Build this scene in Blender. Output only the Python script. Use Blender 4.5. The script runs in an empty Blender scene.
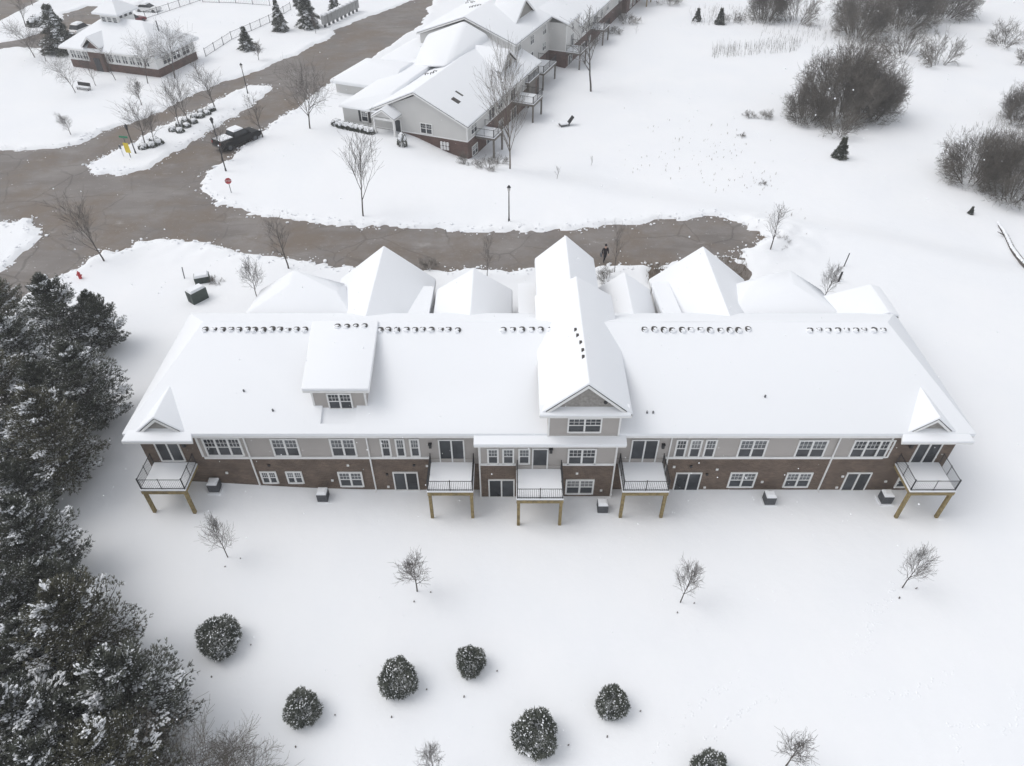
import bpy, bmesh, math, random
import numpy as np
from mathutils import Vector, Matrix
from math import radians, sin, cos, tan, atan2, pi, sqrt

S = bpy.context.scene
COL = S.collection
# ------------------------------------------------------------------ camera, sky, sun, exposure
FPX, CX, CY, PITCH = 709.0, 512.0, 383.0, radians(41.65)
CAM = np.array([0.0, -32.5, 39.2])
cam_d = bpy.data.cameras.new('camera'); cam = bpy.data.objects.new('camera', cam_d); COL.objects.link(cam)
cam.location = CAM; cam.rotation_euler = (pi/2 - PITCH, 0, 0)
cam_d.sensor_width = 36.0; cam_d.lens = 36.0*FPX/1024.0; cam_d.clip_start = 0.5; cam_d.clip_end = 2000
S.camera = cam
LIGHT = Vector((0.55, -0.06, -0.83)).normalized()
SUN_EL = math.asin(-LIGHT.z); SUN_AZ = atan2(-LIGHT.x, -LIGHT.y)
W_ = bpy.data.worlds.new('World'); S.world = W_; W_.use_nodes = True
nt = W_.node_tree; bg = nt.nodes['Background']
sky = nt.nodes.new('ShaderNodeTexSky'); sky.sky_type = 'NISHITA'; sky.sun_disc = False
sky.sun_elevation = SUN_EL; sky.sun_rotation = SUN_AZ; sky.air_density = 1.0; sky.dust_density = 3.0
hs = nt.nodes.new('ShaderNodeHueSaturation'); hs.inputs['Saturation'].default_value = 0.22
mxs = nt.nodes.new('ShaderNodeMix'); mxs.data_type = 'RGBA'; mxs.inputs['Factor'].default_value = 0.5; mxs.inputs['B'].default_value = (4.0, 4.15, 4.4, 1)   # cloud deck
nt.links.new(sky.outputs[0], hs.inputs['Color']); nt.links.new(hs.outputs[0], mxs.inputs['A']); nt.links.new(mxs.outputs['Result'], bg.inputs['Color'])
bg.inputs['Strength'].default_value = 0.13
sun_d = bpy.data.lights.new('sun', 'SUN'); sun = bpy.data.objects.new('sun', sun_d); COL.objects.link(sun)
sun_d.energy = 0.6; sun_d.angle = radians(40); sun_d.color = (1.0, 0.965, 0.92)
sun.rotation_euler = LIGHT.to_track_quat('-Z', 'Y').to_euler(); sun.location = (-60, 60, 90)
S.view_settings.view_transform = 'Standard'; S.view_settings.look = 'None'
S.view_settings.gamma = 1.0; S.view_settings.exposure = 0.56; S.view_settings.use_curve_mapping = False
S.cycles.max_bounces = 6; S.cycles.diffuse_bounces = 4; S.cycles.use_denoising = True
HAZE = 0.0

# ------------------------------------------------------------------ measuring helpers (photo measurements -> metres)
cP, sP = cos(PITCH), sin(PITCH)
def ray(px, py):
    a = (px-CX)/FPX; b = (py-CY)/FPX
    return np.array([a, cP-b*sP, -sP-b*cP])
def onZ(px, py, z):
    d = ray(px, py); return CAM + d*((z-CAM[2])/d[2])
def onY(px, py, y):
    d = ray(px, py); return CAM + d*((y-CAM[1])/d[1])
def sm(t):
    t = np.clip(t, 0, 1); return t*t*(3-2*t)
_rs = np.random.RandomState(5); _LAT = _rs.rand(64, 64)
def vn(x, y, s, o=0):
    x = np.asarray(x, float)/s + 17.3*o + 640; y = np.asarray(y, float)/s + 31.7*o + 640
    i = np.floor(x).astype(int); j = np.floor(y).astype(int); fx = sm(x-i); fy = sm(y-j)
    L = lambda a, b: _LAT[a % 64, b % 64]
    return (L(i, j)*(1-fx)+L(i+1, j)*fx)*(1-fy) + (L(i, j+1)*(1-fx)+L(i+1, j+1)*fx)*fy - 0.5
B2O = np.array([-5.52, 53.3]); B2U = np.array([-.93, .37]); B2V = np.array([.37, .93])
def T(x, y):
    x = np.asarray(x, float); y = np.asarray(y, float)
    sh = 5*sm((-8-x)/18)
    a = sm((y+1+sh)/14)
    fld = 1.0*sm((x-34)/20)*sm((60-y)/30)
    z = (2.7-fld)*a
    u = (x-B2O[0])*B2U[0]+(y-B2O[1])*B2U[1]; v = (x-B2O[0])*B2V[0]+(y-B2O[1])*B2V[1]
    m = sm((10-u)/10)*sm((v+8)/11)
    z = z - 2.5*m*a
    return z
def Tz(x, y): return float(T(x, y))
def G(px, py):
    z = 2.0
    for _ in range(25):
        p = onZ(px, py, z); z = 0.5*z + 0.5*(Tz(p[0], p[1])+0.12)
    return Vector((p[0], p[1], Tz(p[0], p[1])+0.1))
def topz(base, py):
    e = PITCH + math.atan((py-CY)/FPX)
    return CAM[2] - tan(e)*(base[1]-CAM[1])

# ------------------------------------------------------------------ materials
def mat(name, col, rough=0.8, var=0.0, vscale=2.0, bump=0.0, bscale=5.0, metal=0.0, col2=None, detail=4.0, coords='Object'):
    m = bpy.data.materials.new(name); m.use_nodes = True
    n = m.node_tree; b = n.nodes['Principled BSDF']
    b.inputs['Base Color'].default_value = (*col, 1); b.inputs['Roughness'].default_value = rough; b.inputs['Metallic'].default_value = metal
    tc = n.nodes.new('ShaderNodeTexCoord')
    if var > 0 or col2:
        t = n.nodes.new('ShaderNodeTexNoise'); t.inputs['Scale'].default_value = vscale; t.inputs['Detail'].default_value = detail
        n.links.new(tc.outputs[coords], t.inputs['Vector'])
        r = n.nodes.new('ShaderNodeValToRGB')
        c2 = col2 if col2 else tuple(min(1, c*(1+var)) for c in col)
        c1 = col if col2 else tuple(c*(1-var) for c in col)
        r.color_ramp.elements[0].position = 0.35; r.color_ramp.elements[0].color = (*c1, 1)
        r.color_ramp.elements[1].position = 0.65; r.color_ramp.elements[1].color = (*c2, 1)
        n.links.new(t.outputs['Fac'], r.inputs['Fac']); n.links.new(r.outputs['Color'], b.inputs['Base Color'])
    if bump > 0:
        t2 = n.nodes.new('ShaderNodeTexNoise'); t2.inputs['Scale'].default_value = bscale; t2.inputs['Detail'].default_value = 5
        n.links.new(tc.outputs[coords], t2.inputs['Vector'])
        bp = n.nodes.new('ShaderNodeBump'); bp.inputs['Strength'].default_value = bump; bp.inputs['Distance'].default_value = 0.1
        n.links.new(t2.outputs['Fac'], bp.inputs['Height']); n.links.new(bp.outputs['Normal'], b.inputs['Normal'])
    return m
def brick_mat(name, c1, c2, mortar, scale=1.0):
    m = bpy.data.materials.new(name); m.use_nodes = True
    n = m.node_tree; b = n.nodes['Principled BSDF']; b.inputs['Roughness'].default_value = 0.9
    tc = n.nodes.new('ShaderNodeTexCoord'); sx = n.nodes.new('ShaderNodeSeparateXYZ'); n.links.new(tc.outputs['Object'], sx.inputs[0])
    ad = n.nodes.new('ShaderNodeMath'); ad.operation = 'ADD'; n.links.new(sx.outputs[0], ad.inputs[0]); n.links.new(sx.outputs[1], ad.inputs[1])
    cx = n.nodes.new('ShaderNodeCombineXYZ'); n.links.new(ad.outputs[0], cx.inputs[0]); n.links.new(sx.outputs[2], cx.inputs[1])
    t = n.nodes.new('ShaderNodeTexBrick'); t.inputs['Scale'].default_value = scale
    t.inputs['Brick Width'].default_value = 0.23; t.inputs['Row Height'].default_value = 0.085; t.inputs['Mortar Size'].default_value = 0.009
    t.inputs['Color1'].default_value = (*c1, 1); t.inputs['Color2'].default_value = (*c2, 1); t.inputs['Mortar'].default_value = (*mortar, 1)
    t.inputs['Bias'].default_value = -0.15
    n.links.new(cx.outputs[0], t.inputs['Vector'])
    nz = n.nodes.new('ShaderNodeTexNoise'); nz.inputs['Scale'].default_value = 0.9; nz.inputs['Detail'].default_value = 6; n.links.new(cx.outputs[0], nz.inputs['Vector'])
    mr = n.nodes.new('ShaderNodeMapRange'); mr.inputs[1].default_value = 0.3; mr.inputs[2].default_value = 0.7; mr.inputs[3].default_value = 0.78; mr.inputs[4].default_value = 1.22
    n.links.new(nz.outputs['Fac'], mr.inputs[0])
    mx = n.nodes.new('ShaderNodeVectorMath'); mx.operation = 'SCALE'; n.links.new(t.outputs['Color'], mx.inputs[0]); n.links.new(mr.outputs[0], mx.inputs['Scale'])
    n.links.new(mx.outputs[0], b.inputs['Base Color'])
    return m
def siding_mat(name, c, pitch=0.16, depth=0.5):
    m = bpy.data.materials.new(name); m.use_nodes = True
    n = m.node_tree; b = n.nodes['Principled BSDF']; b.inputs['Roughness'].default_value = 0.6
    tc = n.nodes.new('ShaderNodeTexCoord'); sx = n.nodes.new('ShaderNodeSeparateXYZ'); n.links.new(tc.outputs['Object'], sx.inputs[0])
    a = n.nodes.new('ShaderNodeMath'); a.operation = 'DIVIDE'; n.links.new(sx.outputs[2], a.inputs[0]); a.inputs[1].default_value = pitch
    f = n.nodes.new('ShaderNodeMath'); f.operation = 'FRACT'; n.links.new(a.outputs[0], f.inputs[0])
    bp = n.nodes.new('ShaderNodeBump'); bp.inputs['Strength'].default_value = depth; bp.inputs['Distance'].default_value = 0.02; bp.invert = True
    n.links.new(f.outputs[0], bp.inputs['Height']); n.links.new(bp.outputs['Normal'], b.inputs['Normal'])
    nz = n.nodes.new('ShaderNodeTexNoise'); nz.inputs['Scale'].default_value = 0.6; n.links.new(tc.outputs['Object'], nz.inputs['Vector'])
    r = n.nodes.new('ShaderNodeValToRGB'); r.color_ramp.elements[0].color = (*[k*.93 for k in c], 1); r.color_ramp.elements[1].color = (*[k*1.07 for k in c], 1)
    n.links.new(nz.outputs['Fac'], r.inputs['Fac']); n.links.new(r.outputs['Color'], b.inputs['Base Color'])
    return m
SNOW_C = (0.86, 0.875, 0.90)
M = {}
M['snow'] = mat('snow', (0.855, 0.87, 0.895), 0.9, bump=0.38, bscale=0.9, col2=(0.878, 0.888, 0.906), vscale=0.15)
M['roof_snow'] = mat('roof_snow', (0.865, 0.88, 0.905), 0.9, bump=0.10, bscale=0.8)
for k_ in ('snow', 'roof_snow'): M[k_].node_tree.nodes['Principled BSDF'].inputs['Specular IOR Level'].default_value = 0.08
M['asphalt'] = mat('asphalt', (0.165, 0.148, 0.138), 0.75, col2=(0.225, 0.205, 0.192), vscale=0.22, bump=0.25, bscale=9, detail=9)
def road_wear(m):
    n = m.node_tree; b = n.nodes['Principled BSDF']; src = b.inputs['Base Color'].links[0].from_socket
    tc = n.nodes.new('ShaderNodeTexCoord')
    def nz(scale, det, rough=.6, mapping=None):
        t = n.nodes.new('ShaderNodeTexNoise'); t.inputs['Scale'].default_value = scale; t.inputs['Detail'].default_value = det; t.inputs['Roughness'].default_value = rough
        if mapping:
            mp = n.nodes.new('ShaderNodeMapping'); mp.inputs['Rotation'].default_value = (0, 0, mapping[0]); mp.inputs['Scale'].default_value = (mapping[1], mapping[2], 1)
            n.links.new(tc.outputs['Object'], mp.inputs['Vector']); n.links.new(mp.outputs[0], t.inputs['Vector'])
        else: n.links.new(tc.outputs['Object'], t.inputs['Vector'])
        return t.outputs['Fac']
    def ramp(f, a, b_):
        q = n.nodes.new('ShaderNodeMapRange'); q.inputs[1].default_value = a; q.inputs[2].default_value = b_; n.links.new(f, q.inputs[0]); return q.outputs[0]
    def mixc(fac, ca, col):
        x = n.nodes.new('ShaderNodeMix'); x.data_type = 'RGBA'; n.links.new(fac, x.inputs['Factor']); n.links.new(ca, x.inputs['A']); x.inputs['B'].default_value = (*col, 1); return x.outputs['Result']
    c = mixc(ramp(nz(1.0, 6, .6, (.05, .16, .55)), .50, .72), src, (.155, .137, .125))       # wheel tracks along the lower road
    c = mixc(ramp(nz(1.0, 5, .6, (.6, .18, .6)), .54, .78), c, (.25, .232, .222))
    v = n.nodes.new('ShaderNodeTexVoronoi'); v.feature = 'DISTANCE_TO_EDGE'; v.inputs['Scale'].default_value = .17
    wv = n.nodes.new('ShaderNodeTexNoise'); wv.inputs['Scale'].default_value = .5; wv.inputs['Detail'].default_value = 4; n.links.new(tc.outputs['Object'], wv.inputs['Vector'])
    ad = n.nodes.new('ShaderNodeMix'); ad.data_type = 'RGBA'; ad.blend_type = 'ADD'; ad.inputs['Factor'].default_value = 3.0; n.links.new(tc.outputs['Object'], ad.inputs['A']); n.links.new(wv.outputs['Color'], ad.inputs['B'])
    n.links.new(ad.outputs['Result'], v.inputs['Vector'])
    mm = n.nodes.new('ShaderNodeMath'); mm.operation = 'MULTIPLY'; n.links.new(ramp(v.outputs['Distance'], .020, .006), mm.inputs[0]); n.links.new(ramp(nz(.09, 3), .42, .56), mm.inputs[1])
    m2_ = n.nodes.new('ShaderNodeMath'); m2_.operation = 'MULTIPLY'; n.links.new(mm.outputs[0], m2_.inputs[0]); m2_.inputs[1].default_value = .55
    c = mixc(m2_.outputs[0], c, (.085, .075, .07))                                        # a few sealed cracks
    c = mixc(ramp(nz(.13, 8, .7), .46, .62), c, (.168, .135, .108))                       # brown wet patches
    c = mixc(ramp(nz(1.0, 8, .7, (.3, .35, .8)), .60, .80), c, (.34, .325, .31))         # salt and slush streaks
    c = mixc(ramp(nz(3.2, 8, .85), .60, .70), c, (.62, .62, .63))                         # scraps of packed snow
    n.links.new(c, b.inputs['Base Color'])
road_wear(M['asphalt'])
M['brick'] = brick_mat('brown_brick', (0.092, 0.061, 0.043), (0.165, 0.113, 0.082), (0.22, 0.19, 0.165))
M['redbrick'] = brick_mat('red_brick', (0.088, 0.050, 0.041), (0.145, 0.083, 0.068), (0.19, 0.155, 0.14))
M['siding'] = siding_mat('taupe_siding', (0.42, 0.392, 0.37))
M['shingle'] = mat('taupe_shake', (0.30, 0.285, 0.265), 0.8, var=0.18, vscale=5)
M['wsiding'] = siding_mat('pale_siding', (0.60, 0.595, 0.58), 0.2)
M['white'] = mat('white_trim', (0.78, 0.78, 0.77), 0.5, var=0.03)
M['roofing'] = mat('dark_shingles', (0.07, 0.065, 0.06), 0.9, var=0.3, vscale=8)
M['glass'] = mat('window_glass', (0.02, 0.024, 0.03), 0.06, col2=(0.06, 0.066, 0.075), vscale=0.7)
M['blind'] = mat('window_blind', (0.12, 0.13, 0.14), 0.3, var=0.25, vscale=1.3)
M['blind2'] = mat('pale_window_blind', (0.22, 0.225, 0.23), 0.35, var=0.2, vscale=1.7)
M['dglass'] = mat('door_glass', (0.012, 0.014, 0.018), 0.05, col2=(0.035, 0.04, 0.047), vscale=0.5)
M['iron'] = mat('black_metal', (0.02, 0.02, 0.022), 0.5)
M['lumber'] = mat('treated_lumber', (0.26, 0.20, 0.095), 0.85, var=0.25, vscale=4)
M['acgrey'] = mat('grey_metal', (0.10, 0.105, 0.115), 0.5, var=0.2, vscale=9)
M['concrete'] = mat('concrete', (0.4, 0.39, 0.37), 0.9, var=0.12)
M['bark'] = mat('grey_bark', (0.105, 0.094, 0.086), 0.95, var=0.3, vscale=6)
M['bark_tan'] = mat('tan_bark', (0.17, 0.145, 0.12), 0.95, var=0.25, vscale=6)
M['bark_far'] = mat('brown_grey_twigs', (0.15, 0.135, 0.118), 0.95, var=0.3, vscale=0.5)
def needle_mat(name, a, b):
    m = mat(name, a, 0.7, col2=b, vscale=0.9, detail=3); return m
M['needle'] = needle_mat('dark_needles', (0.062, 0.070, 0.056), (0.13, 0.137, 0.108))
M['needle2'] = needle_mat('olive_needles', (0.072, 0.073, 0.048), (0.135, 0.13, 0.09))
M['needle3'] = needle_mat('shrub_needles', (0.085, 0.098, 0.082), (0.17, 0.18, 0.15))
M['black'] = mat('black_paint', (0.008, 0.008, 0.009), 0.5)
M['black'].node_tree.nodes['Principled BSDF'].inputs['Specular IOR Level'].default_value = 0.25
M['rubber'] = mat('tyre_rubber', (0.02, 0.02, 0.02), 0.9)
M['chrome'] = mat('bright_metal', (0.6, 0.6, 0.6), 0.25, metal=0.9)
M['redpaint'] = mat('red_paint', (0.42, 0.03, 0.035), 0.4)
M['maroon'] = mat('maroon_paint', (0.16, 0.02, 0.03), 0.3)
M['whitepaint'] = mat('white_paint', (0.75, 0.75, 0.75), 0.3)
M['utility'] = mat('dark_green_cabinet', (0.045, 0.062, 0.055), 0.6, var=0.15)
M['yellow'] = mat('yellow_sign', (0.72, 0.55, 0.04), 0.5)
M['green'] = mat('green_sign', (0.03, 0.22, 0.12), 0.5)
M['greymail'] = mat('grey_mailbox_paint', (0.36, 0.36, 0.36), 0.5, var=0.08)
M['skin'] = mat('skin', (0.5, 0.32, 0.24), 0.6)
M['coat'] = mat('black_coat', (0.018, 0.014, 0.018), 0.9)
M['coat2'] = mat('dark_trousers', (0.02, 0.02, 0.026), 0.9)
M['drygrass'] = mat('dry_grass', (0.22, 0.18, 0.13), 0.95, var=0.3, vscale=3)
M['lampglass'] = mat('lamp_glass', (0.7, 0.7, 0.68), 0.2)
M['tail'] = mat('tail_light', (0.3, 0.01, 0.01), 0.3)
M['greyplank'] = mat('weathered_plank', (0.16, 0.145, 0.13), 0.9, var=0.2, vscale=5)

rng = random.Random(4)
# ------------------------------------------------------------------ mesh and object helpers
class MB:
    def __init__(s, m=None): s.v = []; s.f = []; s.m = []; s.X = m
    def add(s, vs, fs, mi=0):
        k = len(s.v)
        if s.X is not None: vs = [s.X @ Vector(p) for p in vs]
        s.v += [tuple(p) for p in vs]; s.f += [tuple(i+k for i in f) for f in fs]; s.m += [mi]*len(fs)
    def box(s, x0, x1, y0, y1, z0, z1, mi=0):
        if x0 > x1: x0, x1 = x1, x0
        if y0 > y1: y0, y1 = y1, y0
        s.add([(x0,y0,z0),(x1,y0,z0),(x1,y1,z0),(x0,y1,z0),(x0,y0,z1),(x1,y0,z1),(x1,y1,z1),(x0,y1,z1)],
              [(0,3,2,1),(4,5,6,7),(0,1,5,4),(1,2,6,5),(2,3,7,6),(3,0,4,7)], mi)
    def prism(s, poly, t, mi=0):                     # polygon (3-D points, counter-clockwise from above) thickened straight down
        n = len(poly); b = [(p[0], p[1], p[2]-t) for p in poly]
        s.add(list(poly)+b, [tuple(range(n)), tuple(range(2*n-1, n-1, -1))]+[(i, i+n, (i+1) % n+n, (i+1) % n) for i in range(n)], mi)
    def tube(s, a, b, r0, r1=None, n=6, caps=True, mi=0):
        r1 = r0 if r1 is None else r1
        a = Vector(a); b = Vector(b); d = (b-a)
        if d.length < 1e-6: return
        d.normalize(); q = Vector((0,0,1)) if abs(d.z) < .9 else Vector((1,0,0)); e = d.cross(q).normalized(); g = d.cross(e)
        vs = []
        for c, r in ((a, r0), (b, r1)):
            for i in range(n):
                t = 2*pi*i/n; vs.append(c + (e*cos(t)+g*sin(t))*r)
        fs = [(i, (i+1) % n, (i+1) % n+n, i+n) for i in range(n)]
        if caps: fs += [tuple(range(n-1, -1, -1)), tuple(range(n, 2*n))]
        s.add(vs, fs, mi)
    def hull(s, pts, mi=0):
        bm = bmesh.new()
        for p in pts: bm.verts.new(p)
        r = bmesh.ops.convex_hull(bm, input=bm.verts)
        bmesh.ops.delete(bm, geom=[g for g in r['geom_interior'] if isinstance(g, bmesh.types.BMVert)], context='VERTS')
        bmesh.ops.dissolve_limit(bm, angle_limit=0.01, verts=bm.verts, edges=bm.edges)
        bm.verts.index_update()
        s.add([v.co.copy() for v in bm.verts], [tuple(v.index for v in f.verts) for f in bm.faces], mi); bm.free()
    def lump(s, c, rx, ry, rz, rng, jit=0.2, mi=0, axis=None):
        vs = []
        for p in ICO:
            k = 1+rng.uniform(-jit, jit); vs.append(Vector((p[0]*rx*k, p[1]*ry*k, p[2]*rz*k)))
        if axis is not None:
            q = Vector(axis).to_track_quat('X', 'Z'); vs = [q @ w for w in vs]
        c = Vector(c); s.add([c+w for w in vs], ICOF, mi)
    def ball(s, c, r, mi=0, n=8):
        c = Vector(c); vs = []; fs = []
        for j in range(n//2+1):
            for i in range(n):
                t = pi*j/(n//2); p = 2*pi*i/n; vs.append(c+Vector((sin(t)*cos(p), sin(t)*sin(p), cos(t)))*r)
        for j in range(n//2):
            for i in range(n): fs.append((j*n+i, (j+1)*n+i, (j+1)*n+(i+1) % n, j*n+(i+1) % n))
        s.add(vs, fs, mi)
    def mesh(s, name, mats, smooth=False):
        me = bpy.data.meshes.new(name); me.from_pydata(s.v, [], s.f)
        for m in (mats if isinstance(mats, (list, tuple)) else [mats]): me.materials.append(m)
        if len(me.materials) > 1: me.polygons.foreach_set('material_index', s.m)
        if smooth: me.polygons.foreach_set('use_smooth', [True]*len(me.polygons))
        me.update(); return me
_b = bmesh.new(); bmesh.ops.create_icosphere(_b, subdivisions=1, radius=1); _b.verts.index_update()
ICO = [tuple(v.co) for v in _b.verts]; ICOF = [tuple(v.index for v in f.verts) for f in _b.faces]; _b.free()

def link(name, me, parent=None):
    o = bpy.data.objects.new(name, me); COL.objects.link(o)
    if parent is not None: o.parent = parent
    return o
def obj(name, mb, mats, parent=None, smooth=False, label=None):
    o = link(name, mb.mesh(name, mats, smooth), parent)
    if label: o['label'] = label
    return o
def thing(name, label, cat, loc=(0,0,0), rz=0, group=None):
    o = bpy.data.objects.new(name, None); COL.objects.link(o); o.empty_display_size = 0.3
    o.location = loc; o.rotation_euler = (0, 0, rz); o['label'] = label; o['category'] = cat
    if group: o['group'] = group
    return o
def struct(name, me, kind='structure', label=None):
    o = link(name, me); o['kind'] = kind
    if label: o['label'] = label
    return o
def tag(o, label, cat, group=None):
    o['label'] = label; o['category'] = cat
    if group: o['group'] = group
    return o
def copy_tree(o, parent=None):
    c = o.copy(); COL.objects.link(c)
    if parent is not None: c.parent = parent
    for ch in list(o.children): copy_tree(ch, c)
    return c
def XF(x=0, y=0, z=0, rz=0): return Matrix.Translation((x, y, z)) @ Matrix.Rotation(rz, 4, 'Z')

# ------------------------------------------------------------------ ground, road
def P(*pts): return [tuple(onZ(a, b, 2.7)[:2]) for a, b in pts]
road_polys = [
 P((-80,150),(0,150),(38,150),(76,145),(107,131),(125,125),(165,111),(193,95),(221,83),(255,72),(296,55),(330,38),(335,31),(343,26),(369,16),(400,6),(432,-8),(470,-25),
   (450,-12),(434,0),(422,24),(385,50),(373,58),(351,69.5),(334,81),(318,91.5),(297,109),(278,121),(239,148),(232,159),(212,166),(199,184),(203,195),(220,206.5),(265,215.5),(316,223),(355,226),(414,229),(483,232.5),(540,230),(590,227),(633,224),
   (671,219),(719,215),(742,225),(770,237),(758,243),(738,252.5),(715,256.5),(650,264),(590,267),(540,270),(440,271),(410,270),(354,267),(326,266),(308,263),(273,255.6),(262,257),(232,252),(204,244),(173,240),(138,243),(122,253),(103,252),(69,274),(31,291),(-40,340),(-120,340)),
 P((0,49),(-30,60),(-30,50),(0,42),(14,41),(38,34),(56,27.5),(64,13.5),(79,10),(88,6),(106,6.5),(118,12),(100,30),(90,30),(72,48),(55,51),(19,47.5)),
 P((122,8),(146,2.5),(142,8),(131,13)),
 P((36,0),(0,20),(-40,42),(-70,20),(0,-12),(60,-12)),
]
holes = [
 P((88,165.5),(92,175.5),(120,176),(150,168),(193,142),(229,120),(248,107),(275,88),(263,85.6),(250,85.6),(202,108),(176,120),(138,141),(104,157)),
 P((-90,228),(0,226),(31,219),(42,236),(30,248),(19,257),(3,269),(-60,300),(-120,330)),
]
drive_polys = [P((716,256),(744,252),(752,274),(744,284),(728,280)), P((648,262),(668,262),(664,280),(652,284))]
def sdpoly(poly, x, y):
    n = len(poly); d = np.full(x.shape, 1e18); ins = np.zeros(x.shape, bool)
    for i in range(n):
        ax, ay = poly[i]; bx, by = poly[(i+1) % n]; ex, ey = bx-ax, by-ay
        wx, wy = x-ax, y-ay; t = np.clip((wx*ex+wy*ey)/(ex*ex+ey*ey+1e-12), 0, 1)
        d = np.minimum(d, (wx-ex*t)**2+(wy-ey*t)**2)
        c = ((ay > y) != (by > y)) & (x < (bx-ax)*(y-ay)/((by-ay) if by != ay else 1e-12)+ax)
        ins ^= c
    d = np.sqrt(d); return np.where(ins, -d, d)
def axis(segs):
    o = []
    for a, b, st in segs: o += list(np.arange(a, b, st))
    return np.array(o+[segs[-1][1]])
gx = axis([(-420,-130,30),(-130,-88,2.0),(-88,34,0.42),(34,60,1.0),(60,130,2.5),(130,421,30)])
gy = axis([(-200,-45,15),(-45,-8,1.0),(-8,19,0.7),(19,64,0.4),(64,128,0.6),(128,200,4),(200,620,35)])
X, Y = np.meshgrid(gx, gy)
sd = np.full(X.shape, 1e9)
for p in road_polys: sd = np.minimum(sd, sdpoly(p, X, Y))
for h in holes: sd = np.maximum(sd, -sdpoly(h, X, Y))
sdd = np.full(X.shape, 1e9)
for p in drive_polys: sdd = np.minimum(sdd, sdpoly(p, X, Y))
n1 = vn(X, Y, 1.1)*1.1 + vn(X, Y, 0.6, 3)*0.9 + vn(X, Y, 3.3, 7)*0.9
s2 = sd + 0.62*n1
base = T(X, Y)
und = 0.10*vn(X, Y, 14, 1)+0.07*vn(X, Y, 5, 2)+0.03*vn(X, Y, 1.6, 4)
snowh = 0.17 + und*0.8
snowh = snowh + 0.16*np.exp(-((s2-0.8)/0.8)**2)*(0.5+vn(X, Y, 1.3, 9)+vn(X, Y, 0.7, 11))
pile = np.exp(-(((X-25.5)/4.0)**2+((Y-31)/5.0)**2))*(sd > 0.0)
snowh += pile*(0.45+0.9*vn(X, Y, 1.0, 5)+0.6*vn(X, Y, 2.1, 6))*sm(sd/1.5)
rough2 = np.exp(-(((X+32)/9.0)**2+((Y-28)/2.6)**2))*(sd > 0)
snowh += rough2*(0.3*vn(X, Y, 0.8, 8)+0.15)
k = sm((s2+0.12)/0.35)
Zs = base - 0.14 + (snowh+0.14)*k
dd = sm((0.6-sdd)/0.8)
Zs = Zs - dd*(0.27 + 0.35*vn(X, Y, 0.9, 13) + 0.25*vn(X*0.35+Y*0.2, Y*1.2, 0.5, 15))
def grid_mesh(name, X, Y, Zg, mask=None):
    ny, nx = X.shape
    idx = np.arange(nx*ny).reshape(ny, nx)
    q = np.stack([idx[:-1,:-1], idx[:-1,1:], idx[1:,1:], idx[1:,:-1]], -1).reshape(-1, 4)
    co = np.stack([X, Y, Zg], -1).reshape(-1, 3)
    if mask is not None:
        q = q[mask[:-1,:-1].reshape(-1)]
        used, inv = np.unique(q, return_inverse=True); co = co[used]; q = inv.reshape(-1, 4)
    me = bpy.data.meshes.new(name)
    me.vertices.add(len(co)); me.vertices.foreach_set('co', co.astype('f').ravel())
    me.loops.add(q.size); me.loops.foreach_set('vertex_index', q.astype('i').ravel())
    me.polygons.add(len(q)); me.polygons.foreach_set('loop_start', np.arange(0, q.size, 4, dtype='i')); me.polygons.foreach_set('loop_total', np.full(len(q), 4, 'i'))
    me.polygons.foreach_set('use_smooth', np.ones(len(q), bool)); me.update(); me.validate(); return me
g = grid_mesh('ground', X, Y, Zs); g.materials.append(M['snow']); struct('snowy_ground', g)
r = grid_mesh('road', X, Y, base+0.0, (sd < 2.2) | (sdd < 1.5)); r.materials.append(M['asphalt']); struct('road', r)

# ------------------------------------------------------------------ building parts
def window(parent, Mx, a0, a1, z0, z1, n=2, grid=True, fw=0.10, name='window', blind=True, door=False, side=1):
    """a framed window on the local plane y=0 (outside is -y), transformed by Mx: pane mesh plus a frame child"""
    if a0 > a1: a0, a1 = a1, a0
    if z0 > z1: z0, z1 = z1, z0
    g = MB(Mx); w = (a1-a0)/n; zm = (z0+z1)/2
    for i in range(n):
        l, r_ = a0+i*w+fw*.6, a0+(i+1)*w-fw*.6
        if door: g.box(l, r_, -0.03 if i % 2 else -0.015, 0.03, z0+fw*.6, z1-fw*.6, 0 if (i+side) % 2 else 1)
        else:
            g.box(l, r_, -0.03, 0.03, z0+fw*.6, zm, 0); g.box(l, r_, -0.018, 0.03, zm, z1-fw*.6, 1 if blind else 0)
    p = obj('glass_door' if door else name, g, [M['dglass'] if door else M['glass'], M[rng.choice(('blind', 'blind', 'blind2', 'glass'))]] if not door else [M['dglass'], M['glass']], parent)
    f = MB(Mx); d = -0.075
    f.box(a0, a0+fw, d, 0.04, z0, z1); f.box(a1-fw, a1, d, 0.04, z0, z1)
    f.box(a0+fw, a1-fw, d, 0.04, z1-fw, z1); f.box(a0+fw, a1-fw, d-.02, 0.04, z0, z0+fw*1.1)
    for i in range(1, n): f.box(a0+i*w-fw*.55, a0+i*w+fw*.55, d+.003, 0.04, z0+fw*1.1, z1-fw)
    if not door:
        for i in range(n):
            l = a0+i*w+(fw if i == 0 else fw*.55); r_ = a0+(i+1)*w-(fw if i == n-1 else fw*.55)
            f.box(l, r_, d+.02, 0.03, zm-.03, zm+.03)
            if grid:
                for q in (1, 2):
                    xx = l+(r_-l)*q/3; f.box(xx-.011, xx+.011, d+.035, 0.02, zm+.03, z1-fw)
                zz = (zm+z1-fw)/2; f.box(l, r_, d+.033, 0.02, zz-.011, zz+.011)
    obj('frame', f, M['white'], p)
    return p
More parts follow.
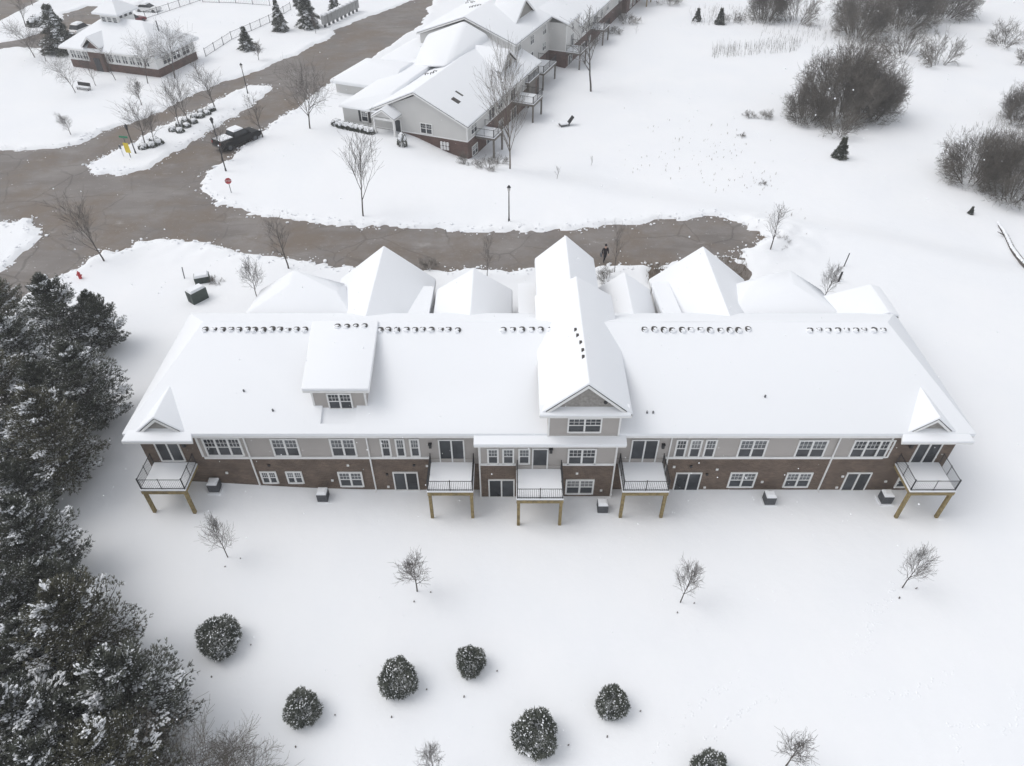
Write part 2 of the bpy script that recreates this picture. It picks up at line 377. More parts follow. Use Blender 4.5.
def deck(parent, Mx, x0, x1, yf, yb, z, zg, post_in=0.1, rail_left=True, rail_right=True, name='deck', lumber='lumber', wide=False):
    """deck on local axes: yb at the wall, yf the outer edge; posts down to zg (left, right)"""
    d = MB(Mx); d.box(x0, x1, yf, yb, z-.06, z); d.box(x0+.03, x1-.03, yf+.03, yb, z-.30, z-.065)
    dk = obj(name, d, M[lumber], parent)
    s = MB(Mx); s.box(x0+.06, x1-.06, yf+.10, yb-.02, z+.002, z+.17)
    s.box(x0-.02, x1+.02, yf-.03, yf+.085, z+.004, z+.10); s.box(x0-.02, x0+.05, yf+.09, yb-.05, z+.004, z+.10); s.box(x1-.05, x1+.02, yf+.09, yb-.05, z+.004, z+.10)
    obj('snow_cover', s, M['roof_snow'], dk)
    for i, (px, zz) in enumerate(((x0+.13, zg[0]), (x1-.13, zg[1]))):
        q = MB(Mx); q.box(px-.10, px+.10, yf+.02, yf+.22, zz-.3, z-.31); obj('deck_post', q, M[lumber], dk)
    q = MB(Mx); q.box(x0-.01, x1+.01, yf-.015, yf+.028, z-.34, z-.07); obj('rim_beam', q, M[lumber], dk)
    def rail(ax, ay, bx, by):
        R_ = MB(Mx); L = sqrt((bx-ax)**2+(by-ay)**2); n = max(2, int(L/0.12))
        for zz in (z+.16, z+1.02): R_.tube((ax, ay, zz), (bx, by, zz), .022 if zz < z+.5 else .03, n=4)
        for i in range(n+1):
            t = i/n; xx, yy = ax+(bx-ax)*t, ay+(by-ay)*t
            big = i in (0, n) or i == n//2
            R_.tube((xx, yy, z+.0), (xx, yy, z+(1.1 if big else 1.02)), .035 if big else .011, n=4)
        obj('railing', R_, M['iron'], dk)
    rail(x0+.05, yf+.06, x1-.05, yf+.06)
    if rail_left: rail(x0+.05, yb-.08, x0+.05, yf+.12)
    if rail_right: rail(x1-.05, yb-.08, x1-.05, yf+.12)
    return dk
def downspout(parent, x, y, z1, z0, Mx=None):
    q = MB(Mx); q.box(x-.045, x+.045, y-.09, y-.004, z0+.1, z1); q.box(x-.045, x+.045, y-.28, y-.09, z0+.06, z0+.16); obj('downspout', q, M['white'], parent)
def roof_vents(parent, pts, rng, Mx=None):
    for (x, y, z, sd_) in pts:                     # low round vent collar, all but one rim buried by snow
        q = MB(Mx); a = rng.uniform(-.05, .05)
        hh = rng.uniform(.05, .12); q.tube((x+a, y, z-.3), (x+a, y+.02, z+hh), .235, .20, n=12); vv = obj('roof_vent', q, M['roofing'], parent)
        c = MB(Mx); w = rng.uniform(.03, .075)
        c.lump((x+a+w*sd_, y-w*1.1, z+hh-.12), rng.uniform(.225, .26), rng.uniform(.22, .25), .195, rng, .08); obj('snow_cap', c, M['roof_snow'], vv)
rng = random.Random(11)

# ------------------------------------------------------------------ main townhouse row (walk-out side towards the camera)
BLD = thing('townhouse_row', 'long snow-roofed brick and taupe townhouse block with five timber decks along its back', 'building', (2.4, 0, 0))
OX = 2.4
Xm = Matrix.Translation((-OX, 0, 0))                                  # world metres -> building-local
def W(px, py, y=0.0):
    p = onY(px, py, y); return p[0], p[2]
xl, xr = -24.7, 29.5
m = MB(Xm); m.box(xl, xr, 0, 12.2, -.9, 3.42); m.box(xl, -20.8, 0, 12.2, 3.42, 6.0); m.box(25.1, xr, 0, 12.2, 3.42, 6.0); m.box(-2.2, 6.95, -.6, -.001, -.9, 3.42)
for (a, b, yf, zz) in ((-14.4, -7.6, 20.3, 4.3), (13.0, 19.8, 20.3, 4.25), (19.85, 25.9, 17.2, 5.2), (26, 29.4, 15.3, 5.2), (2.3, 6.5, 18.4, 5.0)): m.box(a, b, 12.201, yf, 1.5, zz)
obj('brick_wall', m, M['brick'], BLD)
m = MB(Xm); m.box(-20.79, 25.09, 0.04, 12.1, 3.425, 6.0); m.box(-2.17, 6.92, -.57, 0.03, 3.425, 5.75)
dks = [(-5.56, -2.25, 0.0), (0.28, 3.36, -.6), (7.0, 10.3, 0.0)]
for a, b, y in dks: m.box(a, b, y-.012, y+.03, 2.95, 3.43)
for (a, b, yf, z0, z1) in ((2.35, 6.45, 18.3, 5.001, 7.2), (-5.4, -1.0, 17.3, 2.0, 5.0), (7.7, 11.1, 17.3, 2.0, 4.9)): m.box(a, b, 12.11, yf, z0, z1)
obj('siding_wall', m, M['siding'], BLD)
for bx in ((-20.8,-5.6,-.045,.03,3.43,3.62),(10.35,25.1,-.045,.03,3.43,3.62),(-2.2,.25,-.645,-.57,3.43,3.62),(3.4,6.95,-.645,-.57,3.43,3.62)):
    m = MB(Xm); m.box(*bx); obj('trim_board', m, M['white'], BLD)
for bx in ((-2.2,-2.07,-.63,-.55,3.62,5.7),(6.82,6.95,-.63,-.55,3.62,5.7),(-20.93,-20.79,-.02,.05,3.62,5.95),(25.08,25.2,-.02,.05,3.62,5.95)):
    m = MB(Xm); m.box(*bx); obj('corner_board', m, M['white'], BLD)
# main hip roof: deck, fascia, snow
ye, yfr, ze, zr, yr = -.45, 12.6, 5.95, 9.5, 7.0
rl, rr, el, er = -21.4, 26.0, -25.15, 29.95
m = MB(Xm); m.hull([(x, y, z) for x in (el, er) for y in (ye, yfr) for z in (ze, ze+.18)]+[(rl, yr, zr), (rr, yr, zr)])
ROOF = obj('roof', m, M['roofing'], BLD)
m = MB(Xm); m.box(el-.01, er+.01, ye-.03, ye-.002, ze-.02, ze+.16); obj('gutter', m, M['white'], BLD)
TS = .24
def zroof(y): return ze+.18+(zr-ze-.18)*(y-ye)/(yr-ye)
zt = lambda y: zroof(y)+TS
cx0, cx1 = -12.45, -10.2
def hipx(side, y):
    t = (y-ye)/(yr-ye); return el+(rl-el)*t if side < 0 else er+(rr-er)*t
sn = MB(Xm); b_ = .24; yc = .15; yd = 1.3; dq = .19
def soften(o, w=.12, seg=3, ang=14):
    b = o.modifiers.new('bevel', 'BEVEL'); b.width = w; b.segments = seg; b.limit_method = 'ANGLE'; b.angle_limit = radians(ang); b.use_clamp_overlap = True
    for p in o.data.polygons: p.use_smooth = True
    return o
zf = ze+.18+TS; y0_ = ye-.04; y1_ = yd+.45
V = {}; vl = []
def vv_(*p):
    k = tuple(round(c, 4) for c in p)
    if k not in V: V[k] = len(vl); vl.append(p)
    return V[k]
fl = []
def face(*ps): fl.append(tuple(vv_(*p) for p in ps))
eL, eR = el-.02, er+.02
Pr = lambda x, y, d=0: (x, y, zt(y)-d)
crest = [rl+(rr-rl)*k/40 for k in range(41)]; crest = sorted(set(crest+[cx0, cx1])); rz_ = {x: .05*float(vn(x, 3, 2.2)) for x in crest}
RP = lambda x: (x, yr, zt(yr)+rz_[x])
face(Pr(eL, y0_), Pr(cx0, y0_), Pr(cx0, yc), Pr(cx0, y1_), *[RP(x) for x in reversed(crest) if x <= cx0])
face(Pr(cx1, y0_), Pr(eR, y0_), *[RP(x) for x in reversed(crest) if x >= cx1], Pr(cx1, y1_), Pr(cx1, yc))
face(Pr(cx0, y0_), Pr(cx1, y0_), Pr(cx1, yc), Pr(cx0, yc))
face(Pr(cx0, y1_), Pr(cx1, y1_), *[RP(x) for x in reversed(crest) if cx0 <= x <= cx1])
face(Pr(cx0, yc, dq), Pr(cx1, yc, dq), Pr(cx1, y1_, dq), Pr(cx0, y1_, dq))
face(Pr(cx0, yc), Pr(cx1, yc), Pr(cx1, yc, dq), Pr(cx0, yc, dq)); face(Pr(cx0, y1_), Pr(cx0, yc), Pr(cx0, yc, dq), Pr(cx0, y1_, dq)); face(Pr(cx1, yc), Pr(cx1, y1_), Pr(cx1, y1_, dq), Pr(cx1, yc, dq)); face(Pr(cx1, y1_), Pr(cx0, y1_), Pr(cx0, y1_, dq), Pr(cx1, y1_, dq))
face(*[RP(x) for x in crest], (eR, yfr+.04, zf), (eL, yfr+.04, zf))
face(Pr(eL, y0_), RP(rl), (eL, yfr+.04, zf)); face(Pr(eR, y0_), (eR, yfr+.04, zf), RP(rr))
dn = lambda p: (p[0], p[1], p[2]-b_)
ring = [Pr(eL, y0_), Pr(cx0, y0_), Pr(cx1, y0_), Pr(eR, y0_), (eR, yfr+.04, zf), (eL, yfr+.04, zf)]
for a, b in zip(ring, ring[1:]+ring[:1]): face(a, dn(a), dn(b), b)
fl.append(tuple(vv_(*dn(p)) for p in reversed(ring)))
sn.add(vl, fl); soften(obj('roof_snow', sn, M['roof_snow'], BLD), .10)

def gable(parent, xc, hw, y0, y1, zp, slope, snow=.22, th=.16, ov=0.0, xf=Xm, hip_back=0.0, face=None, face_mat='shingle', y_face=None, hwr=None, name='gable_roof'):
    """gable roof with its ridge along y; returns the roof part, snow as its child"""
    hr = hw if hwr is None else hwr
    zl, zr_ = zp-slope*hw, zp-slope*hr
    g_ = MB(xf)
    for s_, h, ze_ in ((-1, hw, zl), (1, hr, zr_)):
        pl = [(xc, y0, zp-snow), (xc, y1-hip_back, zp-snow), (xc+s_*h, y1, ze_-snow), (xc+s_*h, y0, ze_-snow)]
        g_.prism(pl if s_ > 0 else pl[::-1], th)
    ro = obj(name, g_, M['roofing'], parent)
    t = MB(xf)
    for s_, h, ze_ in ((-1, hw, zl), (1, hr, zr_)):
        e = .10
        pl = [(xc, y0-.045, zp-snow-.03), (xc, y0-.004, zp-snow-.03), (xc+s_*h, y0-.004, ze_-snow-.03), (xc+s_*h, y0-.045, ze_-snow-.03)]
        t.prism(pl if s_ > 0 else pl[::-1], .20)
        t.box(xc+s_*(h+.002), xc+s_*(h+.04), y0, y1, ze_-snow-.16, ze_-snow-.02)
    obj('rake_board', t, M['white'], ro)
    sn = MB(xf); a_, c_ = y0-.03, y1; e_ = y1-hip_back; tk = snow-.004
    up = lambda y, yr_: [(xc-hw-.02, y, zl), (xc, yr_, zp), (xc+hr+.02, y, zr_)]
    F_ = up(a_, a_); B_ = up(c_, e_); lo = lambda L: [(p[0], p[1], p[2]-tk) for p in L]
    vs = F_+B_+lo(F_)+lo(B_)
    sn.add(vs, [(0, 1, 4, 3), (1, 2, 5, 4), (6, 9, 10, 7), (7, 10, 11, 8), (0, 6, 7, 1), (1, 7, 8, 2), (3, 4, 10, 9), (4, 5, 11, 10), (0, 3, 9, 6), (2, 8, 11, 5)])
    soften(obj('roof_snow', sn, M['roof_snow'], ro), min(.10, snow*.42))
    if face:
        f = MB(xf); yf_ = y_face; a = face
        f.add([(xc-a*hw, yf_, zl+slope*hw*(1-a)-snow-.1), (xc+a*hr, yf_, zr_+slope*hr*(1-a)-snow-.1), (xc, yf_, zp-snow-.1),
               (xc-a*hw, yf_+.2, zl+slope*hw*(1-a)-snow-.1), (xc+a*hr, yf_+.2, zr_+slope*hr*(1-a)-snow-.1), (xc, yf_+.2, zp-snow-.1)], [(0,1,2),(3,5,4),(0,3,4,1),(1,4,5,2),(2,5,3,0)])
        obj('gable_face', f, M[face_mat], ro)
    return ro
def pent(parent, x0, x1, yo, yi, z0, z1, xf=Xm, side=.25):
    g_ = MB(xf); g_.prism([(x0, yo, z0-.17), (x1, yo, z0-.17), (x1-side, yi, z1-.17), (x0+side, yi, z1-.17)], .14); p_ = obj('pent_roof', g_, M['white'], parent)
    s_ = MB(xf); s_.prism([(x0-.02, yo-.03, z0), (x1+.02, yo-.03, z0), (x1-side, yi, z1), (x0+side, yi, z1)], .165); soften(obj('roof_snow', s_, M['roof_snow'], p_), .06)
# end porch gables
gable(BLD, -22.75, 1.75, -.36, 2.6, 7.78, .86, face=.92, y_face=-.16); pent(BLD, -25.1, -20.55, -.95, -.2, 6.18, 6.48)
gable(BLD, 27.15, 1.75, -.36, 2.6, 7.74, .86, face=.92, y_face=-.16); pent(BLD, 25.1, 29.75, -.95, -.2, 6.14, 6.44)
# centre block eave roof
m = MB(Xm); m.prism([(-2.45, -1.1, 5.82), (7.36, -1.1, 5.82), (7.36, .5, 6.3), (-2.45, .5, 6.3)], .13); cr = obj('eave_roof', m, M['white'], BLD)
m = MB(Xm); m.prism([(-2.47, -1.13, 6.03), (7.38, -1.13, 6.03), (7.38, -.5, 6.20), (-2.47, -.5, 6.20)], .205)
for a, b in ((-2.47, 2.3), (6.98, 7.38)): m.prism([(a, -.5, 6.20), (b, -.5, 6.20), (b, 1.0, 7.0), (a, 1.0, 7.0)], .205)
obj('roof_snow', m, M['roof_snow'], cr)
# centre gabled dormer, its wall flush with the centre block
YD = -.55
m = MB(Xm); m.box(2.30, 6.90, YD, 6, 5.86, 8.8); DM = obj('dormer', m, M['siding'], BLD)
for bx in ((2.28,2.40,YD-.04,YD+.01,5.9,8.7),(6.80,6.92,YD-.04,YD+.01,5.9,8.7),(2.41,6.79,YD-.03,YD+.01,6.06,6.24)):
    m = MB(Xm); m.box(*bx); obj('corner_board', m, M['white'], DM)
gable(BLD, 4.58, 2.85, -1.08, 11.6, 11.3, .88, face=.84, y_face=-.78, hip_back=1.2); pent(BLD, 1.72, 7.32, -1.22, -.62, 8.78, 9.12, side=.0)
x0, z1 = W(568, 417.5, YD); x1, z0 = W(601, 432.2, YD)
for i in range(3):
    m = MB(Xm); m.tube((5.75+i*.33, -.84, 9.42), (5.75+i*.33, -.77, 9.42), .13, n=8); obj('wall_vent', m, M['iron'], BLD)
window(BLD, Xm @ XF(0, YD), x0, x1, z0, z1, 2)
# shed dormer
m = MB(Xm); m.hull([(-13.0, 1.3, 6.5), (-9.5, 1.3, 6.5), (-13.0, 1.3, 8.55), (-9.5, 1.3, 8.55), (-13.0, 6.8, 9.35), (-9.5, 6.8, 9.35), (-13.0, 6.8, 8.8), (-9.5, 6.8, 8.8)]); SD = obj('dormer', m, M['siding'], BLD)
m = MB(Xm); m.prism([(-13.40, 1.0, 8.72), (-9.13, 1.0, 8.72), (-9.26, 7.0, 9.62), (-13.8, 7.0, 9.62)], .17); obj('dormer_roof', m, M['white'], SD)
m = MB(Xm); m.prism([(-13.43, .97, 8.95), (-9.11, .97, 8.95), (-9.24, 7.02, 9.86), (-13.82, 7.02, 9.86)], .22); soften(obj('roof_snow', m, M['roof_snow'], SD), .07)
for a in (-13.02, -9.60):
    m = MB(Xm); m.box(a, a+.12, 1.26, 1.31, 6.9, 8.55); obj('corner_board', m, M['white'], SD)
x0, z1 = W(325.8, 393, 1.3); x1, z0 = W(354, 408.8, 1.3); window(SD, Xm @ XF(0, 1.3), x0, x1, z0, z1, 2, name='dormer_window')
# front wings
gable(BLD, -11.0, 4.2, 9.0, 20.8, 7.6, .80); gable(BLD, 16.4, 4.2, 9.0, 20.8, 7.55, .80)
gable(BLD, 4.39, 2.45, 8.0, 19.0, 9.65, .90)
gable(BLD, -3.2, 3.2, 11.5, 18.0, 7.1, .66); gable(BLD, 9.4, 2.3, 11.5, 18.0, 6.75, .75)
gable(BLD, 29.1, 4.1, 12.0, 15.9, 6.95, .33, hwr=.9)
m = MB(Xm); m.hull([(20.0, 17.0, 6.5), (23.1, 18.0, 7.0), (22.9, 15.8, 6.95), (19, 15.5, 6.5), (17.5, 13.2, 5.8), (26.2, 13.2, 5.8), (26.2, 17.6, 5.2), (19, 18.5, 5.2), (17.5, 13.2, 5.2), (26.2, 13.2, 5.2)]); soften(obj('wing_roof', m, M['roof_snow'], BLD), .12)
m = MB(Xm); m.hull([(-15.4, 17.0, 6.4), (-18.2, 18.0, 6.95), (-18.1, 15.8, 6.9), (-14.2, 15.5, 6.4), (-12.8, 13.2, 5.8), (-21.3, 13.2, 5.8), (-21.3, 17.6, 5.2), (-14.2, 18.5, 5.2), (-12.8, 13.2, 5.2), (-21.3, 13.2, 5.2)]); soften(obj('wing_roof', m, M['roof_snow'], BLD), .12)
m = MB(Xm); m.box(-21, -15.5, 12.1, 17.2, 1.5, 5.2); obj('wing_wall', m, M['siding'], BLD)
for a, b, z0, z1 in ((-8.6, -6.7, 5.5, 4.9), (.5, 2.0, 6.0, 5.2), (11.9, 13.4, 6.0, 5.3)):
    m = MB(Xm); m.prism([(a, 12.5, z0+.2), (b, 12.5, z0+.2), (b, 18.6, z1), (a, 18.6, z1)], .3); obj('porch_roof', m, M['roof_snow'], BLD)
for x, y in ((-8.5, 18.5), (-6.8, 18.5), (.6, 18.5), (12.0, 18.5), (13.2, 18.5)):
    m = MB(Xm); m.box(x-.07, x+.07, y-.07, y+.07, 2.5, 4.95); obj('porch_post', m, M['white'], BLD)
# windows: (top-left px, bottom-right px, sashes, wall plane)
for (ax, ay, bx, by, n, y) in [
    (200.6,437.6,245.5,455.6,3,.04), (269.2,438.3,301.8,456,2,.04), (328.4,438.3,358,456.2,2,.04),
    (379.2,438.4,392.4,456.3,1,.04), (394.2,438.4,406.6,456.3,1,.04), (408.6,438.4,421.1,456.3,1,.04),
    (677,439.1,684.3,457,1,.04), (691.4,439.1,698.8,457,1,.04), (706.4,439.1,713.3,456.9,1,.04), (741,439.1,763.1,457.1,2,.04), (799.5,439.6,822,457.2,2,.04), (855.2,439.6,887.4,457.2,3,.04),
    (259.3,471.2,279.6,483,2,0), (284.9,471.2,304.9,483,2,0), (337.1,471.7,364.7,486.3,2,0), (730.9,472.1,752.7,487,2,0), (787.4,472.3,807.3,486.9,2,0), (901,473,914,487,2,0),
    (486.9,448.3,498.9,463.7,1,-.57), (502.2,448.3,514.2,463.7,1,-.57), (518.3,448.3,530,463.7,1,-.57), (568.1,448.3,595.3,464.2,2,-.57), (565.9,479.2,592.9,493.7,2,-.6)]:
    x0, z1 = W(ax, ay, y); x1, z0 = W(bx, by, y); window(BLD, Xm @ XF(0, y), x0, x1, z0, z1, n, fw=.115)
for (ax, ay, bx, by, n, y, sd_) in [(437.7,439,465.5,462.6,2,.04,1), (632.2,439.1,654.9,462.5,2,.04,0), (392.3,471.7,420,490,2,0,0), (676.2,472.3,697.4,490.7,2,0,1), (847.5,472.2,863.2,490.5,2,0,0), (488.2,479,514.6,497,2,-.6,1), (532.2,448,547.5,469.8,1,-.57,0)]:
    x0, z1 = W(ax, ay, y); x1, z0 = W(bx, by, y); window(BLD, Xm @ XF(0, y-.012), x0, x1, z0, z1, n, fw=.09, door=True, side=sd_)
for (bx0, bx1, py, sd_) in ((162, 186.5, 460.8, 1), (908, 932, 463, 0)):
    x0, z0 = W(bx0, py, 0); x1, _ = W(bx1, py, 0); window(BLD, Xm, x0, x1, z0, 5.45, 2, fw=.09, door=True, side=sd_)
# decks
zg = lambda x, y: Tz(x, y)
for (a, b, yf, yb) in ((-24.4, -21.45, -2.4, -.02), (-5.56, -2.55, -2.52, -.02), (.3, 3.34, -3.16, -.62), (7.25, 10.28, -2.52, -.02), (26.1, 29.1, -2.5, -.02)):
    deck(BLD, Xm, a, b, yf, yb, 2.95, (zg(a, yf), zg(b, yf)))
for (tx, ty, bx, by, y) in ((243,436.7,259.8,484.8,0), (366,436.8,375.7,491,0), (617,448.5,610.6,499,-.6), (840.2,438.3,817.6,492,0), (672,437.5,664,478,0), (479,452,480.5,498,-.6)):
    x, _ = W(tx, ty, y); downspout(BLD, x, y-.002, 5.95 if y == 0 else 5.7, Tz(x, y), Xm)
for (px, py, y) in ((430.2, 444.5, .04), (663, 445, .04), (551, 449.5, -.57), (184, 443.5, 0), (911, 444.5, 0)):
    x, z = W(px, py, y); q = MB(Xm); q.box(x-.09, x+.09, y-.19, y-.01, z-.2, z+.13); q.box(x-.12, x+.12, y-.22, y-.005, z+.135, z+.18); obj('wall_lantern', q, M['iron'], BLD)
for (px, py, y, c) in ((577,473,-.6,'white'), (674,466.5,0,'white'), (691,466,0,'iron'), (387,474,0,'iron'), (414,465,0,'iron'), (388.5,486.3,0,'white'), (842.5,476,0,'white'), (836.5,487,0,'white'), (885.5,481,0,'white'),
                       (707,474,0,'iron'), (704.5,487,0,'white'), (717,469,0,'white'), (762,481.5,0,'white'), (227,472.5,0,'white'), (332.5,480,0,'white'), (601,490,-.6,'white'), (269,465,0,'iron'), (348,465,0,'white'), (427,465.5,0,'white')):
    x, z = W(px, py, y); q = MB(Xm); q.box(x-.08, x+.08, y-.08, y-.004, z-.08, z+.08); obj('wall_vent', q, M[c], BLD)
# melt rings: low box vents near the ridge, half buried
pts = []
def vrow(pa, pb, n, yv=6.45, zz=None, sd_=1):
    for i in range(n):
        z = zt(yv) if zz is None else zz
        px = pa+(pb-pa)*i/(n-1); p = onZ(px, 327.5, z+.1); pts.append((p[0], yv+rng.uniform(-.05, .05), z, sd_))
vrow(206, 305, 13, sd_=-1); vrow(380, 458, 10, sd_=-1); vrow(503, 551, 6, sd_=-1); vrow(644, 748, 12, sd_=1); vrow(810, 883, 9, sd_=-1); vrow(336.5, 364, 4, zz=9.77, sd_=-1)
roof_vents(BLD, [p for p in pts], rng, Xm)
for (px, py) in ((575,334),(577,340.5),(580,349),(582,357.5),(582.5,364)):
    p = onZ(px, py, 10.6); x = p[0]; z = 11.3-.88*abs(x-4.58); q = MB(Xm); q.box(x-.07, x+.09, p[1]-.1, p[1]+.12, z-.2, z+.10); obj('pipe_vent', q, M['roofing'], BLD)
for (px, py) in ((244,391.5),(345,354),(601,348.5),(765,397),(647,413),(653,413),(273,411)):
    p = onZ(px, py, 8.0)
    for _ in range(8): p = onZ(px, py, zt(p[1]))
    q = MB(Xm); q.tube((p[0], p[1], p[2]-.3), (p[0], p[1], p[2]+.16), .06, n=6); obj('pipe_vent', q, M['acgrey'], BLD)

# ------------------------------------------------------------------ second townhouse row across the road
TH2 = atan2(-.37, .93)
B2 = thing('townhouse_row', 'pale sided townhouse row with red brick base and stepped snowy roofs across the road', 'building', (B2O[0], B2O[1], 0.0), TH2)
I4 = Matrix.Identity(4); L2 = None                                    # local: x = -u (x=0 is the back wall), y = v, z up
RX = lambda x, y: XF(x, y, 0, pi/2)                                   # wall facing +x: local a runs along +y
m = MB(); m.box(-13.8, -.02, .02, 26, -1.5, 3.0); m.box(-17.7, -13.8, .02, 18, .5, 3.0); m.box(-11, -2.92, 26, 38.5, -1.5, 2.9); m.box(-11, -.01, 38.51, 45, -1.5, 2.9); m.box(-18, -.02, 45.02, 86, -1.5, 3.0)
obj('brick_wall', m, M['redbrick'], B2)
m = MB(); m.box(-13.8, 0, 0, 26, 3.002, 5.0); m.box(-17.7, -13.8, 0, 18, 3.002, 5.0); m.hull([(-13.6, 0.01, 5), (-.2, 0.01, 5), (-6.9, .01, 7.75), (-13.6, 20, 5), (-.2, 20, 5), (-6.9, 20, 7.75)])
m.box(-18, -2.9, 23, 40, 2.9, 7.8); m.hull([(-18, 23.02, 7.8), (-2.95, 23.02, 7.8), (-10.5, 23.02, 10.3), (-18, 40, 7.8), (-2.95, 40, 7.8), (-10.5, 40, 10.3)])
for bx in ((-24.7, -16, 9.2, 18.3), (-22.5, -14, 19.5, 30), (-23.5, -16, 34, 50)): m.box(bx[0], bx[1], bx[2], bx[3], .5, 4.2)
m.box(-6, 0, 38.5, 45, 2.902, 7.1); m.box(-18, 0, 45, 86, 3.002, 5.0)
obj('siding_wall', m, M['wsiding'], B2)
for bx in ((-13.8, .03, -.03, -.005, 2.95, 3.1), (-17.7, -13.82, -.03, -.005, 2.95, 3.1), (.002, .03, 0, 22, 2.95, 3.1), (.002, .03, 38.5, 86, 2.9, 3.05), (-6, .03, 38.46, 38.49, 2.9, 3.05)):
    m = MB(); m.box(*bx); obj('trim_board', m, M['white'], B2)
for bx in ((-.1, .035, -.035, .1, 3.1, 4.95), (-.1, .035, 38.46, 38.6, 3.05, 7.1), (-2.99, -2.86, 22.98, 23.1, 3, 7.7)):
    m = MB(); m.box(*bx); obj('corner_board', m, M['white'], B2)
gable(B2, -6.9, 7.2, -.35, 26, 8.45, .455, xf=I4)
gable(B2, -10.5, 8.0, 22.8, 46, 11.0, .36, xf=I4)
gable(B2, -9.0, 9.4, 44.9, 88, 8.4, .33, xf=I4)
m = MB(); m.hull([(.35, 38.2, 6.95), (.35, 45.2, 6.95), (-6.5, 38.2, 9.2), (-6.5, 45.2, 9.2), (.35, 38.2, 7.3), (.35, 45.2, 7.3), (-6.5, 38.2, 9.5), (-6.5, 45.2, 9.5)]); soften(obj('shed_roof', m, M['roof_snow'], B2), .15)
m = MB(); m.hull([(-10.5, 22.75, 10.55), (-16.5, 22.75, 8.2), (-6.6, 22.75, 9.0), (-6.9, 9, 8.35), (-15.5, 15, 5.6), (-6.4, 22.75, 7.5), (-17.5, 22.75, 6.4)]); soften(obj('saddle_roof', m, M['roof_snow'], B2), .6)
# entrance side (left) hip end, porch gable, garage wings
m = MB(); m.hull([(-18.1, -.4, 4.95), (-18.1, 18.3, 4.95), (-11.5, -.4, 4.95), (-11.5, 18.3, 4.95), (-18.1, -.4, 5.25), (-18.1, 18.3, 5.25), (-12.2, -.4, 5.25), (-12.0, 3.5, 6.5), (-11.5, 8, 6.9), (-11.5, 18, 6.9)]); soften(obj('wing_roof', m, M['roof_snow'], B2), .15)
for bx, zt_ in (((-25.2, -15.5, 8.6, 18.8), 6.3), ((-23.1, -13.5, 19.1, 30.4), 6.8), ((-24.1, -15.5, 33.5, 50.5), 7.0)):
    x0, x1, y0, y1 = bx; m = MB(); m.hull([(x, y, z) for x in (x0, x1) for y in (y0, y1) for z in (4.25, 4.75)]+[(x0+4, (y0+y1)/2-.5, zt_), (x1, y0+3.5, zt_), (x1, y1-3.5, zt_)]); soften(obj('garage_roof', m, M['roof_snow'], B2), .15)
PG = gable(B2, -10.7, 1.65, -1.9, 1.5, 6.3, .62, snow=.16, xf=I4, face=.86, face_mat='wsiding', y_face=-1.7, name='porch_roof')
for x in (-12.1, -9.3):
    m = MB(); m.box(x-.12, x+.12, -1.75, -1.5, 1.9, 5.1); obj('porch_post', m, M['white'], B2)
m = MB(); m.box(-12.1, -9.3, -1.72, -1.52, 4.75, 5.05); obj('porch_beam', m, M['white'], B2)
m = MB(); m.box(-12.2, -9.0, -1.9, .0, 1.6, 2.35); m.box(-10.4, -9.2, -2.5, -1.9, 1.6, 2.05); obj('porch_step', m, M['concrete'], B2)
window(B2, XF(-9.75, -.02), -.55, .55, 2.5, 4.5, 1, door=True, side=0)
window(B2, XF(0, -.01), -6.5, -4.8, 3.15, 4.55, 2); window(B2, XF(0, -.01), -15.0, -13.95, 3.45, 4.85, 1)
for a in (-15.35, -13.95):
    m = MB(); m.box(a, a+.36, -.05, -.005, 3.4, 4.9); obj('shutter', m, M['iron'], B2)
for i in range(3):
    for j in range(2):
        m = MB(); m.box(-3.75+i*.42, -3.45+i*.42, -.16, -.01, 1.55+j*.55, 1.95+j*.55); m.lump((-3.6+i*.42, -.12, 1.97+j*.55), .17, .12, .08, rng); obj('meter_box', m, M['whitepaint'], B2)
# back wall windows and doors (wall faces +x)
for (y0, y1, z0, z1, n, x, dr) in [(1.0,2.8,3.4,4.75,2,.0,0),(6.6,8.6,3.05,4.9,2,.0,1),(9.8,11.4,3.4,4.75,2,0,0),(14.2,16.2,3.05,4.9,2,0,1),(1.2,2.9,.6,1.9,2,-.01,0),(5.8,7.8,-.2,1.9,2,-.01,1),(10,11.6,.6,1.9,2,-.01,0),(14.5,16.5,-.2,1.9,2,-.01,1),
        (24.2,25.8,5.9,7.3,2,-2.9,0),(29.6,31.2,5.9,7.3,2,-2.9,0),(35.2,36.8,5.9,7.3,2,-2.9,0),(35.2,36.8,3.5,4.8,2,-2.9,0),(29.2,31.0,3.0,4.9,2,-2.9,1),(26,27.6,3.5,4.8,2,-2.9,0),
        (40.6,42.2,3.0,5.0,2,0,1),(40.9,42.1,5.5,6.6,1,0,0),(40,42,-.2,1.9,2,0,1),(46.5,48.2,3.4,4.75,2,0,0),(50.2,51.8,3.4,4.75,2,0,0),(53.5,55.5,3.05,4.9,2,0,1),(58,59.6,3.4,4.75,2,0,0),(62,63.6,3.4,4.75,2,0,0),(47,49,-.1,1.8,2,-.01,1),(51,52.6,.6,1.9,2,-.01,0),(59,61,-.2,1.9,2,-.01,1)]:
    window(B2, RX(x+.01, 0), y0, y1, z0, z1, n, door=bool(dr))
